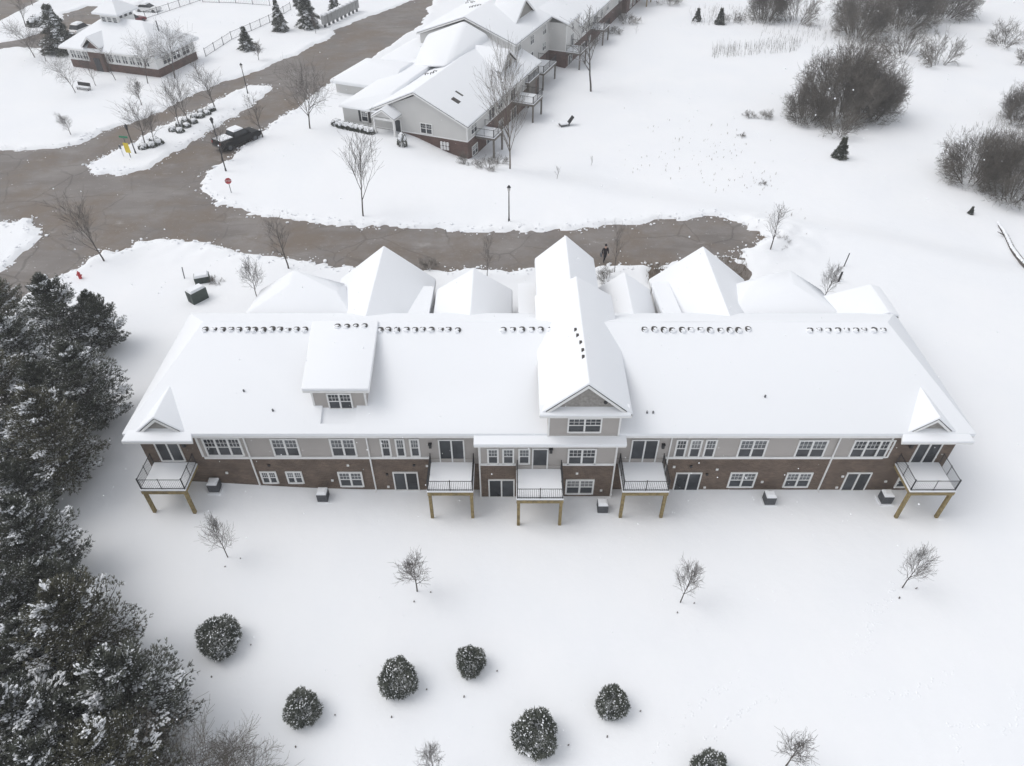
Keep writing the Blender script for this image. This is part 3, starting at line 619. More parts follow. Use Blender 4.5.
# dormers on the back slope
m = MB(); m.hull([(-2.0, 15.8, 5.6), (-2.0, 21.0, 5.6), (-2.0, 15.8, 6.5), (-2.0, 21.0, 6.5), (-2.0, 18.4, 8.2), (-7, 18.4, 8.2), (-6, 15.8, 6.5), (-6, 21, 6.5), (-5, 15.8, 5.6), (-5, 21, 5.6)]); D2 = obj('dormer', m, M['wsiding'], B2)
gable(B2, 18.4, 3.0, 1.7, 7.5, 8.7, .68, snow=.18, xf=XF(0, 0, 0, pi/2) , name='dormer_roof')
window(D2, RX(-1.99, 0), 17.5, 19.3, 5.85, 7.2, 2, name='dormer_window')
gable(B2, 33.0, 4.0, 4.9, 9.5, 11.6, .62, snow=.18, xf=XF(0, 0, 0, pi/2), face=.9, face_mat='shingle', y_face=5.2, name='dormer_roof')
m = MB(); m.box(-15.6, -14.4, 51, 53.4, 7.4, 9.6); obj('chimney', m, M['wsiding'], B2)
for (y0, y1, xw, xo) in ((2.3, 5.3, 0, 2.6), (14.9, 18.6, 0, 3.2), (27.4, 33.2, -2.88, .2), (38.5, 42.0, 0, 2.5), (52.4, 56, 0, 2.4)):
    deck(B2, RX(xw+.01, 0), y0, y1, -(xo-xw), -.02, 2.9, (-.3, -.3), lumber='greyplank')
deck(B2, RX(-2.87, 0), 20.0, 24.2, -3.5, -.02, 3.9, (-.3, -.3), lumber='greyplank')
m = MB(); m.box(-2.8, .3, 20.6, 23.6, -.3, 3.4); obj('deck_enclosure', m, M['greyplank'], B2)
def l2w(x, y): return B2O[0]+.93*x*1.0-(-.37)*y*1.0 if False else (B2O[0]+cos(TH2)*x-sin(TH2)*y, B2O[1]+sin(TH2)*x+cos(TH2)*y)
pts = []
for (x, y) in ((-16.6,40),(-17.3,38.6),(-18.1,41),(-15.9,37.5),(-15.2,36.4),(-12.9,30.5),(-12.3,30.2),(-11.7,29.9),(-11.1,29.6),(-8.3,14.6),(-8.6,14.2),(-9.3,12.8),(-10.1,9.5),(-8.4,8.7),(-8.6,8.2)):
    z = 11.0-.36*abs(x+10.5) if y > 22.8 else 8.45-.455*abs(x+6.9)
    q = MB(); q.box(x-.22, x+.22, y-.2, y+.2, z-.2, z+.13); vv = obj('roof_vent', q, M['roofing'], B2)
    c = MB(); c.lump((x+.05, y-.1, z+.06), .22, .2, .12, rng); obj('snow_cap', c, M['roof_snow'], vv)
for (x, y, w, l) in ((-2.9, 3.2, .8, 1.5), (-3.3, 5.1, .35, 1.1)):
    z = 8.45-.455*abs(x+6.9); q = MB(); q.prism([(x-.5, y-w/2, z+.455*.5+.03), (x+.5, y-w/2, z-.455*.5+.03), (x+.5, y+w/2, z-.455*.5+.03), (x-.5, y+w/2, z+.455*.5+.03)], .1); obj('bare_shingle_patch', q, M['roofing'], B2)

# third building, seen at the top edge
p3 = G(626, 14)
B3 = thing('brick_house', 'red brick building with a raised deck cut off by the top edge of the photo', 'building', (p3.x, p3.y, p3.z), TH2)
m = MB(); m.box(-12, 0, 0, 20, -1, 5.4); obj('wall', m, M['redbrick'], B3)
m = MB(); m.hull([(x, y, z) for x in (-12.5, .5) for y in (-.5, 20.5) for z in (5.4, 5.8)]+[(-6, 5, 8), (-6, 15, 8)]); obj('roof', m, M['roof_snow'], B3)
for y0 in (2.5, 5.5, 9):
    window(B3, RX(.02, 0), y0, y0+1.5, .4, 2.0, 2); window(B3, RX(.02, 0), y0, y0+1.5, 3.3, 4.8, 2)
deck(B3, RX(.02, 0), 6.5, 10.5, -2.6, -.02, 2.9, (-.3, -.3), lumber='lumber')

# ------------------------------------------------------------------ clubhouse, upper left
A_, B_, C_ = G(73.7, 67), G(160.8, 78), G(184, 63.8)
dv = (B_-A_); Lc = dv.xy.length; THc = atan2(dv.y, dv.x); Dc = (C_-B_).xy.length
CLB = thing('clubhouse', 'low red brick clubhouse with white window band and a white glazed cupola', 'building', (A_.x, A_.y, 2.7), THc)
Dc = max(Dc, 9.0)
m = MB(); m.box(0, Lc, 0, Dc, -.5, 1.3); m.hull([(Lc*a, b, c) for b in (-.5, .5) for a, c in ((.27, -.5), (.43, -.5), (.27, 3.2), (.43, 3.2), (.35, 4.5))]); obj('brick_wall', m, M['redbrick'], CLB)
m = MB(); m.box(.02, Lc-.02, .02, Dc-.02, 1.305, 3.1); obj('white_wall', m, M['white'], CLB)
rp = [(-.7, -.7, 3.0), (Lc+.7, -.7, 3.0), (Lc+.7, Dc+.7, 3.0), (-.7, Dc+.7, 3.0)]
m = MB(); m.hull(rp+[(p[0], p[1], 3.35) for p in rp]+[(Lc*.30, Dc*.5, 6.6), (Lc*.72, Dc*.5, 6.6)]); CR = soften(obj('roof', m, M['roof_snow'], CLB), .12)
m = MB(); m.box(-.74, Lc+.74, -.76, -.705, 3.0, 3.2); obj('gutter', m, M['white'], CLB)
gable(CLB, Lc*.35, Lc*.105, -.9, 4.5, 5.3, .85, snow=.2, xf=I4, name='entrance_roof')
m = MB(); m.box(Lc*.315, Lc*.385, -.55, -.4, -.4, 2.1); obj('entrance_door', m, M['dglass'], CLB)
for a in (.03, .10, .17, .46, .54, .62, .70, .78, .86): window(CLB, XF(0, 0), Lc*a, Lc*a+Lc*.065, 1.5, 2.8, 2, fw=.12)
for a in (.15, .4, .65): window(CLB, XF(Lc, 0, 0, pi/2), Dc*a, Dc*a+1.8, 1.5, 2.8, 2, fw=.12)
m = MB(); cxx, cyy, cw = Lc*.40, Dc*.60, 1.65
m.box(cxx-cw, cxx+cw, cyy-cw, cyy+cw, 4.0, 7.2); CU = obj('cupola', m, M['white'], CLB)
m = MB(); m.hull([(cxx+a*(cw+.7), cyy+b*(cw+.7), z) for a in (-1, 1) for b in (-1, 1) for z in (7.2, 7.45)]+[(cxx, cyy, 9.2)]); obj('cupola_roof', m, M['roof_snow'], CU)
for i in range(3): window(CU, XF(cxx, cyy-cw), -1.5+i*1.03, -.6+i*1.03, 5.75, 6.9, 1, fw=.12); window(CU, XF(cxx+cw, cyy, 0, pi/2), -1.5+i*1.03, -.6+i*1.03, 6.5, 7.8, 1, fw=.14)
m = MB(); m.tube((Lc*.86, Dc*.55, 4.5), (Lc*.86, Dc*.55, 6.6), .09); obj('flue_pipe', m, M['acgrey'], CLB)

# ------------------------------------------------------------------ trees: generators
def bare_mesh(name, seed, levels=(12, 6, 5), spread=35, trunk=.35, r0=.02, tip=.0035, wob=.12, up=.25, droop=0.0, lenr=(.55, .5, .5), stems=1, base_r=0.0, m='bark', forkdown=1.0):
    """unit-height bare tree: returns (trunk mesh, crown mesh)"""
    R = random.Random(seed); tb = MB(); cb = MB()
    def limb(mb, p, d, L, r, r1, n, lvl):
        pts = [p.copy()]; d = d.normalized()
        for i in range(n):
            d = (d + Vector((R.uniform(-1, 1), R.uniform(-1, 1), R.uniform(-1, 1)))*wob + Vector((0, 0, up*(.35 if lvl else .0)-droop*(lvl > 1)*.3))).normalized()
            pts.append(pts[-1]+d*(L/n))
        sides = 6 if lvl == 0 else (4 if lvl == 1 else 3)
        for i in range(n):
            a, b = r+(r1-r)*i/n, r+(r1-r)*(i+1)/n
            mb.tube(pts[i], pts[i+1], a, b, n=sides, caps=False)
        return pts
    def kids(pts, L, r, lvl):
        if lvl >= len(levels): return
        n = levels[lvl]
        for k in range(n):
            t = (trunk + (1-trunk)*(k+R.random())/n) if lvl == 0 else (.2+.8*(k+R.random())/n)
            t = min(t, .985); f = t*(len(pts)-1); i = int(f); q = pts[i].lerp(pts[min(i+1, len(pts)-1)], f-i)
            ax = (pts[min(i+1, len(pts)-1)]-pts[i]).normalized()
            side = ax.cross(Vector((R.uniform(-1, 1), R.uniform(-1, 1), R.uniform(-1, 1)))).normalized()
            an = radians(spread*R.uniform(.75, 1.25))
            d = ax*cos(an)+side*sin(an)
            l = L*lenr[lvl]*(1.15-.55*t*(lvl == 0))*R.uniform(.75, 1.2)
            rr = max(tip, r*(1-t*.7)*.55)
            p2 = limb(cb, q, d, l, rr, tip, 4 if lvl == 0 else 3 if lvl == 1 else 2, lvl+1)
            kids(p2, l, rr, lvl+1)
    for s_ in range(stems):
        if stems == 1: p = Vector((0, 0, -.02)); d = Vector((R.uniform(-.04, .04), R.uniform(-.04, .04), 1)); H = .86
        else:
            a = R.random()*2*pi; rr = sqrt(R.random()); p = Vector((cos(a), sin(a), 0))*base_r*rr; p.z = -.02
            lean = .15+1.0*rr; d = Vector((cos(a)*lean, sin(a)*lean, 1)); H = R.uniform(.72, .92)*(1-.30*rr)
        pts = limb(tb if (stems == 1 or s_ < 3) else cb, p, d, H, r0, tip*1.3, 7, 0)
        kids(pts, H, r0, 0)
    if name == 'thicket':
        for _ in range(1200):                                             # outer twig sprays filling the dome
            a = R.random()*6.283; e = math.asin(R.uniform(.02, 1)); k_ = R.uniform(.50, 1.0)**.6*(1+.12*sin(3*a+seed)+.08*sin(7*a+2*e))
            d = Vector((cos(a)*cos(e), sin(a)*cos(e), sin(e))); p = Vector((d.x*.72*k_, d.y*.72*k_, d.z*.86*k_))
            for j in range(3):
                v_ = (d+Vector((R.uniform(-1, 1), R.uniform(-1, 1), R.uniform(-.5, 1.1)))*.65).normalized(); cb.tube(p, p+v_*R.uniform(.06, .13), tip*1.1, tip*.7, n=3, caps=False)
    return tb.mesh(name+'_trunk', M[m]), cb.mesh(name+'_crown', M[m])
def needle_tuft(mb, c, d, R, L, w, n, mi=0):
    for _ in range(n):
        v = (d + Vector((R.uniform(-1, 1), R.uniform(-1, 1), R.uniform(-1, 1)))*.9).normalized()
        s_ = v.cross(Vector((R.uniform(-1, 1), R.uniform(-1, 1), R.uniform(-1, 1)))).normalized()*w
        l = L*R.uniform(.7, 1.25)
        mb.add([c-s_*.6, c+s_*.6, c+v*l+s_*.35, c+v*l-s_*.35], [(0, 1, 2, 3)], mi)
def pine_mesh(name, seed, H, R0, nb, mat_n, snow=.5, tuft=.26, droopy=0.0, top=.02):
    R = random.Random(seed); tr = MB(); cr = MB(); sn_ = MB()
    tr.tube((0, 0, -.6), (0, 0, H*.55), .16, .1, n=7, caps=False); tr.tube((0, 0, H*.55), (0, 0, H*.97), .1, .03, n=5, caps=False)
    for k in range(nb):
        t = (k+R.random())/nb; z = H*(.10+.88*t); a = k*2.39996+R.uniform(-.4, .4)
        prof = (sin(pi*min(1, (t*.85+.17)))**.75)*(1-.35*t) if droopy < .5 else (1-t)**.85
        L = R0*max(.12, prof)*R.uniform(.72, 1.12)
        el = radians(-8+48*t*(1-droopy)-18*droopy+R.uniform(-10, 10)); d = Vector((cos(a)*cos(el), sin(a)*cos(el), sin(el)))
        p = Vector((0, 0, z)); n = 6; pts = [p]
        for i in range(n):
            d = (d+Vector((R.uniform(-.1, .1), R.uniform(-.1, .1), .05-.10*droopy))).normalized(); pts.append(pts[-1]+d*(L/n))
        for i in range(n): tr.tube(pts[i], pts[i+1], .045*(1-i/n)+.012, .045*(1-(i+1)/n)+.012, n=3, caps=False)
        laden = R.random() < snow*.75 and float(vn(z*1.0+seed, a*1.1, .9, seed % 7)) > -.12
        for i in range(1, n+1):
            ax = (pts[i]-pts[i-1]).normalized(); sd_ = ax.cross(Vector((0, 0, 1))).normalized()
            W2 = L*.34*(1.15-.75*i/n)
            for j in range(11):
                s2 = R.uniform(-1, 1); c = pts[i-1].lerp(pts[i], R.random())+sd_*s2*W2+Vector((0, 0, R.uniform(-.12, .18)))+ax*abs(s2)*W2*.5
                needle_tuft(cr, c, (ax+sd_*s2*.9+Vector((0, 0, .35))), R, tuft*.8, tuft*.13, 5)
                if laden and R.random() < .42:
                    for q_ in range(3): sn_.lump(c+Vector((R.uniform(-.13, .13), R.uniform(-.13, .13), tuft*.3)), R.uniform(.06, .17), R.uniform(.03, .075), R.uniform(.03, .06), R, .35, axis=(ax+sd_*s2*.9))
                elif R.random() < .34:
                    sn_.lump(c+Vector((0, 0, tuft*.3)), R.uniform(.03, .07), .022, .018, R, .35, axis=(ax+sd_*s2*.9))
    for _ in range(30):
        needle_tuft(cr, Vector((R.uniform(-.2, .2), R.uniform(-.2, .2), H*R.uniform(.88, 1.0))), Vector((0, 0, 1)), R, tuft, tuft*.16, 4)
    return tr.mesh(name+'_trunk', M['bark']), cr.mesh(name+'_crown', M[mat_n]), sn_.mesh(name+'_snow', M['roof_snow'])
def shrub_mesh(name, seed, R0, H):
    R = random.Random(seed); tr = MB(); cr = MB(); sn_ = MB(); tr.tube((0, 0, -.4), (0, 0, H*.8), .05, .02, n=5)
    for k in range(1700):
        u = R.random(); th = R.random()*2*pi; z = u; prof = sqrt(max(0, 1-((z-.42)/.60)**2)); rr = R0*prof*sqrt(R.uniform(.35, 1.0))*(1+.10*sin(3*th+seed)+.06*sin(7*th))
        c = Vector((cos(th)*rr, sin(th)*rr, .06+H*z)); d = Vector((cos(th), sin(th), .55+z)).normalized()
        needle_tuft(cr, c, d, R, .15, .026, 6)
        if R.random() < .20 and rr > .6*R0*prof: sn_.lump(c+d*.12, R.uniform(.02, .06), R.uniform(.02, .045), R.uniform(.015, .03), R, .35)
    for k in range(9):
        a = R.random()*2*pi; c = Vector((cos(a)*R0*.7, sin(a)*R0*.7, H*R.uniform(.3, .7))); cr.tube(c, c+Vector((cos(a)*.35, sin(a)*.35, .3)), .012, .008, n=3)
    for k in range(7):
        a = R.uniform(-2.6, -.5); c = Vector((cos(a)*R0*.8, sin(a)*R0*.8, H*R.uniform(.2, .4)))
        for q in range(5): sn_.lump(c+Vector((R.uniform(-.15, .15), R.uniform(-.1, .1), R.uniform(-.05, .15))), .11, .09, .06, R, .35)
    return tr.mesh(name+'_trunk', M['bark']), cr.mesh(name+'_crown', M['needle3']), sn_.mesh(name+'_snow', M['roof_snow'])
def place(kind, label, cat, meshes, loc, rz=0, scale=(1, 1, 1), group=None, parts=('trunk', 'crown', 'snow_load')):
    t = thing(kind, label, cat, loc, rz, group); t.scale = scale
    for n_, me in zip(parts, meshes):
        if len(me.vertices): link(n_, me, t)
    return t
BT = {}
BT['young'] = [bare_mesh('young', s_, (16, 8, 4), 40, .30, .015, .0018, .10, .32, lenr=(.46, .5, .5)) for s_ in (1, 2, 3)]
BT['street'] = [bare_mesh('street', s_, (13, 6, 4), 31, .30, .012, .0013, .10, .32) for s_ in (11, 12, 13)]
BT['slim'] = [bare_mesh('slim', s_, (13, 5, 3), 32, .30, .011, .0012, .08, .25, lenr=(.34, .45, .5)) for s_ in (21, 22)]
BT['round'] = [bare_mesh('round', s_, (14, 8, 5), 44, .22, .02, .0014, .12, .30, lenr=(.72, .55, .5)) for s_ in (31, 32)]
BT['tall'] = [bare_mesh('tall', 41, (20, 7, 4), 30, .22, .014, .0011, .10, .40, lenr=(.62, .5, .5), m='bark_tan')]
BT['wide'] = [bare_mesh('wide', s_, (12, 7, 5), 48, .28, .018, .0015, .14, .18, lenr=(.75, .55, .5)) for s_ in (51, 52)]
BT['thicket'] = [bare_mesh('thicket', s_, (9, 7, 5), 42, .18, .010, .0014, .14, .12, lenr=(.5, .5, .5), stems=30, base_r=.34, m='bark_far') for s_ in (61, 62)]
BT['scrub'] = [bare_mesh('scrub', s_, (7, 5, 3), 38, .12, .010, .0022, .14, .12, lenr=(.5, .5, .5), stems=14, base_r=.32, m='bark_far') for s_ in (71, 72, 73)]
BT['spread'] = [bare_mesh('spread', 81, (9, 6, 4), 36, .15, .010, .0014, .10, .02, lenr=(.6, .5, .5), stems=8, base_r=.06, m='bark_far')]
BT['reed'] = [bare_mesh('reed', 91, (5, 3), 26, .2, .012, .004, .1, .2, lenr=(.4, .4))]
def bare(kind, var, px, py, top, wpx, label, group=None, name='bare_tree', cat='tree', rz=None):
    b = G(px, py); h = max(.4, topz(b, top)-b.z); b = b-Vector((0, 0, .1)); dist = (Vector(CAM)-b).length
    ms = BT[kind][var % len(BT[kind])]
    cc = np.empty(len(ms[1].vertices)*3, 'f'); ms[1].vertices.foreach_get('co', cc); cc = cc.reshape(-1, 3); wn_ = 2*float(np.percentile(np.hypot(cc[:, 0]-np.median(cc[:, 0]), cc[:, 1]-np.median(cc[:, 1])), 93))
    wn = {'young': .74, 'street': .66, 'slim': .48, 'round': 1.0, 'tall': .70, 'wide': 1.15, 'reed': .4}.get(kind, 1.0)
    wm = wpx*dist/FPX
    k = .80*wm/(wn_*h)
    t = place(name, label, cat, ms, b, rng.uniform(0, 6.28) if rz is None else rz, (h*k, h*k, h*1.02), group)
    return t
GY = 'young bare trees on the back lawn'
bare('young', 0, 228, 558, 521, 27, 'small bare young tree on the back lawn nearest the left corner deck', GY)
bare('young', 1, 417, 592, 556, 33, 'small bare young tree on the back lawn below the left middle deck', GY)
bare('young', 2, 680, 603, 567, 30, 'small bare young tree on the back lawn below the row of lower right windows', GY)
bare('young', 0, 902, 588, 552, 27, 'small bare young tree on the back lawn below the right corner deck', GY, rz=1)
bare('young', 1, 785.5, 766, 737, 30, 'leaning bare young tree at the bottom edge right of the cropped round shrub', GY, rz=2)
bare('young', 2, 434, 783, 752, 26, 'bare young tree top poking in at the bottom edge between the round shrubs', GY, rz=4)
GS = 'bare street trees'
bare('street', 0, 105, 262, 208, 40, 'bare street tree on the snowy corner in front of the road junction', GS)
bare('slim', 0, 288.7, 268.7, 219, 30, 'bare slender tree on the kerb snow between utility boxes and white roof gable', GS)
bare('young', 0, 257, 298, 263, 24, 'small bare tree beside the two dark green utility boxes', GS, rz=2)
bare('slim', 1, 487, 277, 234, 14, 'thin bare sapling in front of the road behind the middle small white gable', GS)
bare('slim', 0, 614.4, 273, 226, 15, 'thin bare sapling standing beside the walking person', GS, rz=1)
bare('slim', 1, 770, 251, 203, 22, 'bare slim tree beside the ploughed snow pile at the road end', GS, rz=2)
bare('young', 2, 822.5, 301.6, 267, 20, 'small bare tree behind the far right end of the main roof', GS, rz=3)
bare('street', 1, 363, 216.3, 146, 42, 'tall bare tree on the open lawn between the road and the pale townhouses', GS)
bare('round', 0, 310, 129, 77, 50, 'wide round-crowned bare tree beside the pale townhouses driveway', GS)
bare('slim', 0, 263, 138, 95, 22, 'thin bare tree on the kerb right beside the black pickup', GS, rz=3)
bare('slim', 1, 222, 160, 124, 22, 'thin bare tree between the black pickup and the stop sign', GS, rz=4)
bare('tall', 0, 510, 169, 72, 50, 'tall tan upright bare tree at the corner of the pale townhouses', GS)
bare('slim', 1, 591, 91.5, 8, 36, 'tall grey bare tree on the lawn behind the pale townhouses', GS, rz=1)
GI = 'bare trees on the median island'
for i, (px, py, tp, w, lb) in enumerate([(145,145,104,30,'bare island tree nearest the yellow sign'), (155,146,113,22,'smaller bare island tree right of the one nearest the yellow sign'), (181,128.5,85,26,'bare island tree at the left side of the paired trees above the capped bushes'),
        (190,126,84,24,'bare island tree at the right side of the paired trees above the capped bushes'), (216,110,74,32,'bare island tree with spreading crown at the upper end of the capped bushes')]):
    bare('street', i, px, py, tp, w, lb, GI, rz=i)
GC = 'bare trees around the clubhouse'
for i, (kd, px, py, tp, w, lb) in enumerate([('young',142,105.6,81,18,'small bare tree on the lawn between the clubhouse and the road'), ('young',71,135,115,13,'smallest bare tree alone on the wide upper left lawn'), ('wide',75.6,93,62,32,'bare tree beside the bench in front of the clubhouse'),
        ('street',116,80.6,54,18,'thin bare tree right before the clubhouse entrance gable'), ('wide',148,84,46,34,'broad bare tree before the clubhouse front right corner'), ('wide',175,78.5,36,42,'biggest bare tree hiding the clubhouse right corner'), ('wide',200,79,45,24,'bare tree just beyond the clubhouse right side'),
        ('wide',35,58,27,32,'low bare tree at the left side of the clubhouse drive'), ('wide',46,62,32,26,'leaning bare tree between the clubhouse and its drive'), ('slim',26,27,-6,14,'thin bare tree near the top left road'), ('slim',33,6,-20,12,'thin bare tree cropped by the top left edge'),
        ('young',259,60.5,42,14,'small bare tree beside the pool fence spruce'), ('young',316,34,15,10,'small bare tree in front of the mailbox row'), ('wide',96,86,58,20,'small bare tree against the clubhouse brick left of its entrance')]):
    bare(kd, i, px, py, tp, w, lb, GC, rz=i*1.3)
def thick(kind, var, px, py, h, w, label, group, name='bare_thicket', cat='thicket', depth=1.0):
    b = G(px, py); b.z -= .15; r_ = w/1.65
    return place(name, label, cat, BT[kind][var % len(BT[kind])], b, rng.uniform(0, 6), (r_, r_*depth, h), group, parts=('stem', 'branches'))
TG = 'bare thickets on the right field'
thick('thicket', 0, 840, 116, 11.5, 12.5, 'big round dense brown bare thicket standing alone on the snowy field', TG)
thick('thicket', 1, 868, 116, 9.0, 9.0, 'lower bare thicket leaning out of the right flank of the big round one', TG)
thick('thicket', 0, 806, 121, 6.0, 7.0, 'lower bare thicket at the left flank of the big round one', TG)
thick('scrub', 1, 838, 134, 5.0, 6.5, 'pale twiggy scrub at the front foot of the big round thicket', TG)
thick('thicket', 1, 972, 180, 7.5, 8.5, 'bare thicket at the right edge field leaning over its dark small conifer', TG)
thick('thicket', 0, 1012, 196, 8.0, 9.5, 'bare thicket cut by the right edge just above the fallen log', TG)
thick('thicket', 1, 1018, 122, 6.0, 6.0, 'bare thicket at the right edge above the pair over the log', TG)
thick('scrub', 0, 1006, 45, 4.2, 7.5, 'snow-flecked scrub in the upper right corner', TG)
thick('scrub', 2, 1022, 62, 4.0, 6.0, 'snow-flecked scrub cropped by the right edge in the upper corner', TG)
thick('thicket', 0, 765, 20, 9.0, 8.0, 'dark upright thicket at the left end of the top tree belt', TG)
thick('scrub', 1, 795, 22, 7.5, 9.0, 'lighter scrub between the dark thickets of the top tree belt', TG)
thick('thicket', 1, 858, 36, 9.5, 11.0, 'dark wide thicket in the middle of the top tree belt', TG)
thick('thicket', 0, 900, 26, 11, 13.0, 'dense thicket in the right half of the top tree belt', TG)
thick('thicket', 1, 940, 16, 11.0, 12.0, 'rounded thicket ending the top tree belt on its right', TG)
thick('scrub', 0, 903, 56, 6.0, 9.0, 'twiggy scrub fringe below the right half of the top tree belt', TG)
thick('scrub', 2, 938, 66, 6.5, 7.0, 'twiggy scrub fringe at the right foot of the top tree belt', TG)
thick('scrub', 1, 732, 21, 2.2, 5.0, 'low scrub beside the two tiny dark conifers', TG)
thick('scrub', 0, 668, 4, 3.4, 6.0, 'low scrub at the top edge right of the red brick building', TG)
thick('scrub', 2, 627, 22, 3.2, 5.5, 'reddish scrub at the corner of the red brick building', TG)
thick('thicket', 0, 605, 14, 6.0, 5.5, 'dark tree clump between the two townhouse buildings', TG)
thick('scrub', 1, 614, 33, 1.6, 4.0, 'low snow-dusted scrub at the foot of the dark clump between buildings', TG)
thick('scrub', 0, 467, 164, 1.9, 2.6, 'snow-dusted bare shrub at the brick corner of the pale townhouses', TG)
thick('scrub', 1, 487, 169, 1.8, 3.4, 'bare shrub right of the one at the pale townhouses brick corner', TG)
thick('scrub', 2, 499, 164, 1.5, 2.6, 'bare shrub under the small deck of the pale townhouses', TG)
for i, (px, py, h, lb) in enumerate([(557,179,1.9,'thin sapling on the lawn left of its twin behind the pale townhouses'), (591,166,1.6,'thin sapling on the lawn right of its twin behind the pale townhouses'), (636,34,1.6,'tiny sapling alone on the snow near the top edge'), (749,117,1.3,'weedy tuft left of the big round thicket'), (764,118,1.6,'second weedy tuft near the big round thicket'), (741,137,.8,'tiny weed clump on the open field'), (763,185,.7,'small dark weed clump above the snow pile'), (783,246,1.2,'twiggy clump on the ploughed snow pile'), (608,280,1.5,'twiggy bush beside the sapling near the walking person'), (216,282,.9,'small twiggy clump right of the utility boxes'), (427,267,1.4,'dry twigs on the kerb behind the left white gable')]):
    b = G(px, py); b.z -= .1; place('sapling', lb, 'sapling', BT['scrub' if i in (3, 4, 5, 6, 7, 8, 9, 10) else 'reed'][0], b, i, (h*(1.0 if i > 2 else 1.3), h*(1.0 if i > 2 else 1.3), h), 'saplings and weedy clumps in the snow', parts=('stem', 'branches'))

# evergreen belt, lower left
PN = [pine_mesh('pine', 101, 8.5, 3.3, 105, 'needle', .55), pine_mesh('pine', 102, 9.0, 3.6, 110, 'needle2', .45), pine_mesh('pine', 103, 7.5, 3.0, 100, 'needle', .75), pine_mesh('pine', 104, 7.0, 2.8, 95, 'needle', .35)]
SP = [pine_mesh('spruce', 111, 7.0, 2.1, 90, 'needle', .6, droopy=1.0), pine_mesh('spruce', 112, 2.6, .9, 40, 'needle', .12, tuft=.2, droopy=1.0)]
belt = [(70,322,0,1.0,'dark evergreen with snow clumps below the red hydrant'), (104,318,3,.85,'evergreen reaching furthest right below the red hydrant'), (14,312,1,.75,'brownish evergreen at the left edge beside the lower road arm'), (28,352,2,.95,'snow-laden evergreen at the left edge in the upper part of the belt'),
        (92,385,0,.98,'dark evergreen facing the left end of the long roof'), (50,388,3,1.0,'grey snow-dusted evergreen behind the one facing the roof end'), (12,395,1,.95,'evergreen cropped by the left edge level with the long roof'),
        (62,440,1,1.02,'olive evergreen with bare streaks left of the corner deck'), (18,452,2,.9,'evergreen with long white snowy boughs at the left edge'), (28,490,3,.9,'greyish evergreen below the one with long white boughs'),
        (46,545,0,1.0,'evergreen bulging right in the middle of the lower belt'), (8,545,2,.95,'snowy evergreen cropped by the left edge in the lower belt'), (62,592,3,1.0,'dark evergreen just above the olive one of the lower belt'), (20,610,0,.95,'dark evergreen in a snowy gap at the left edge'),
        (94,640,1,1.05,'olive evergreen facing the leftmost round shrub'), (48,655,2,.95,'snow-streaked evergreen left of the olive one'), (8,672,3,.95,'dim evergreen at the left edge near the bottom'),
        (142,700,0,1.05,'snow-speckled evergreen nearest the lone round shrubs at the bottom'), (92,722,3,.98,'grey evergreen inside the bottom of the belt'), (38,728,2,1.1,'evergreen with heavy hanging snow boughs in the bottom left corner'), (128,772,1,.95,'evergreen cropped by the bottom edge of the belt'), (70,782,0,.95,'evergreen cropped by the bottom edge left of the other'), (10,790,2,1.0,'evergreen in the very bottom left corner')]
for i, (px, py, k, sc, lb) in enumerate(belt):
    sc *= .92; px -= 8; p = onZ(px, py, 4.2); z = Tz(p[0], p[1]); p = onZ(px, py, z+4.0*sc)
    place('evergreen_tree', lb, 'tree', PN[k], (p[0], p[1], Tz(p[0], p[1])), i*1.7, (sc, sc, sc), 'evergreens in the belt on the left')
p = onZ(205, 740, 1.5); place('bare_tree', 'multi-stemmed bare tree spreading out of the bottom left evergreens', 'tree', BT['spread'][0], (p[0]-.6, p[1]-1.6, 0), .5, (5.2, 5.2, 5.5), GY)
p = onZ(236, 785, 1.0); place('bare_tree', 'bare spreading branches at the bottom edge beside the evergreens', 'tree', BT['spread'][0], (p[0], p[1], 0), 2.5, (3.6, 3.6, 4.0), GY)
# spruces and small conifers farther off
for i, (k, px, py, tp, lb) in enumerate([(0,64,52,4,'loose dark conifer at the left end of the clubhouse'), (0,280.6,31,-1,'snowy spruce in front of the pool fence'), (0,309,28,-16,'largest snowy spruce left of the mailbox row'), (0,335,11,-12,'snowy spruce behind the mailbox row'), (0,298,6,-14,'spruce at the top edge between the pool fence spruces'), (0,248,50,26,'loose grey conifer at the bend of the pool fence'),
        (1,839,158,137,'small dark conifer at the foot of the big round thicket'), (1,697,21,8,'left of two tiny dark conifers near the top edge'), (1,719.6,24,8,'right of two tiny dark conifers near the top edge'), (1,970,214,206,'small dark conifer below the right edge thicket'), (1,438,0,-14,'unseen')][:-1]):
    b = G(px, py); h = topz(b, tp)-b.z; H0 = 7.0 if k == 0 else 2.6; s_ = h/H0; b.z -= .1
    place('spruce_tree', lb, 'tree', SP[k], b, i*2.1, (s_*(1.9 if i in (0, 5) else 1.35), s_*(1.9 if i in (0, 5) else 1.35), s_), 'scattered conifers')
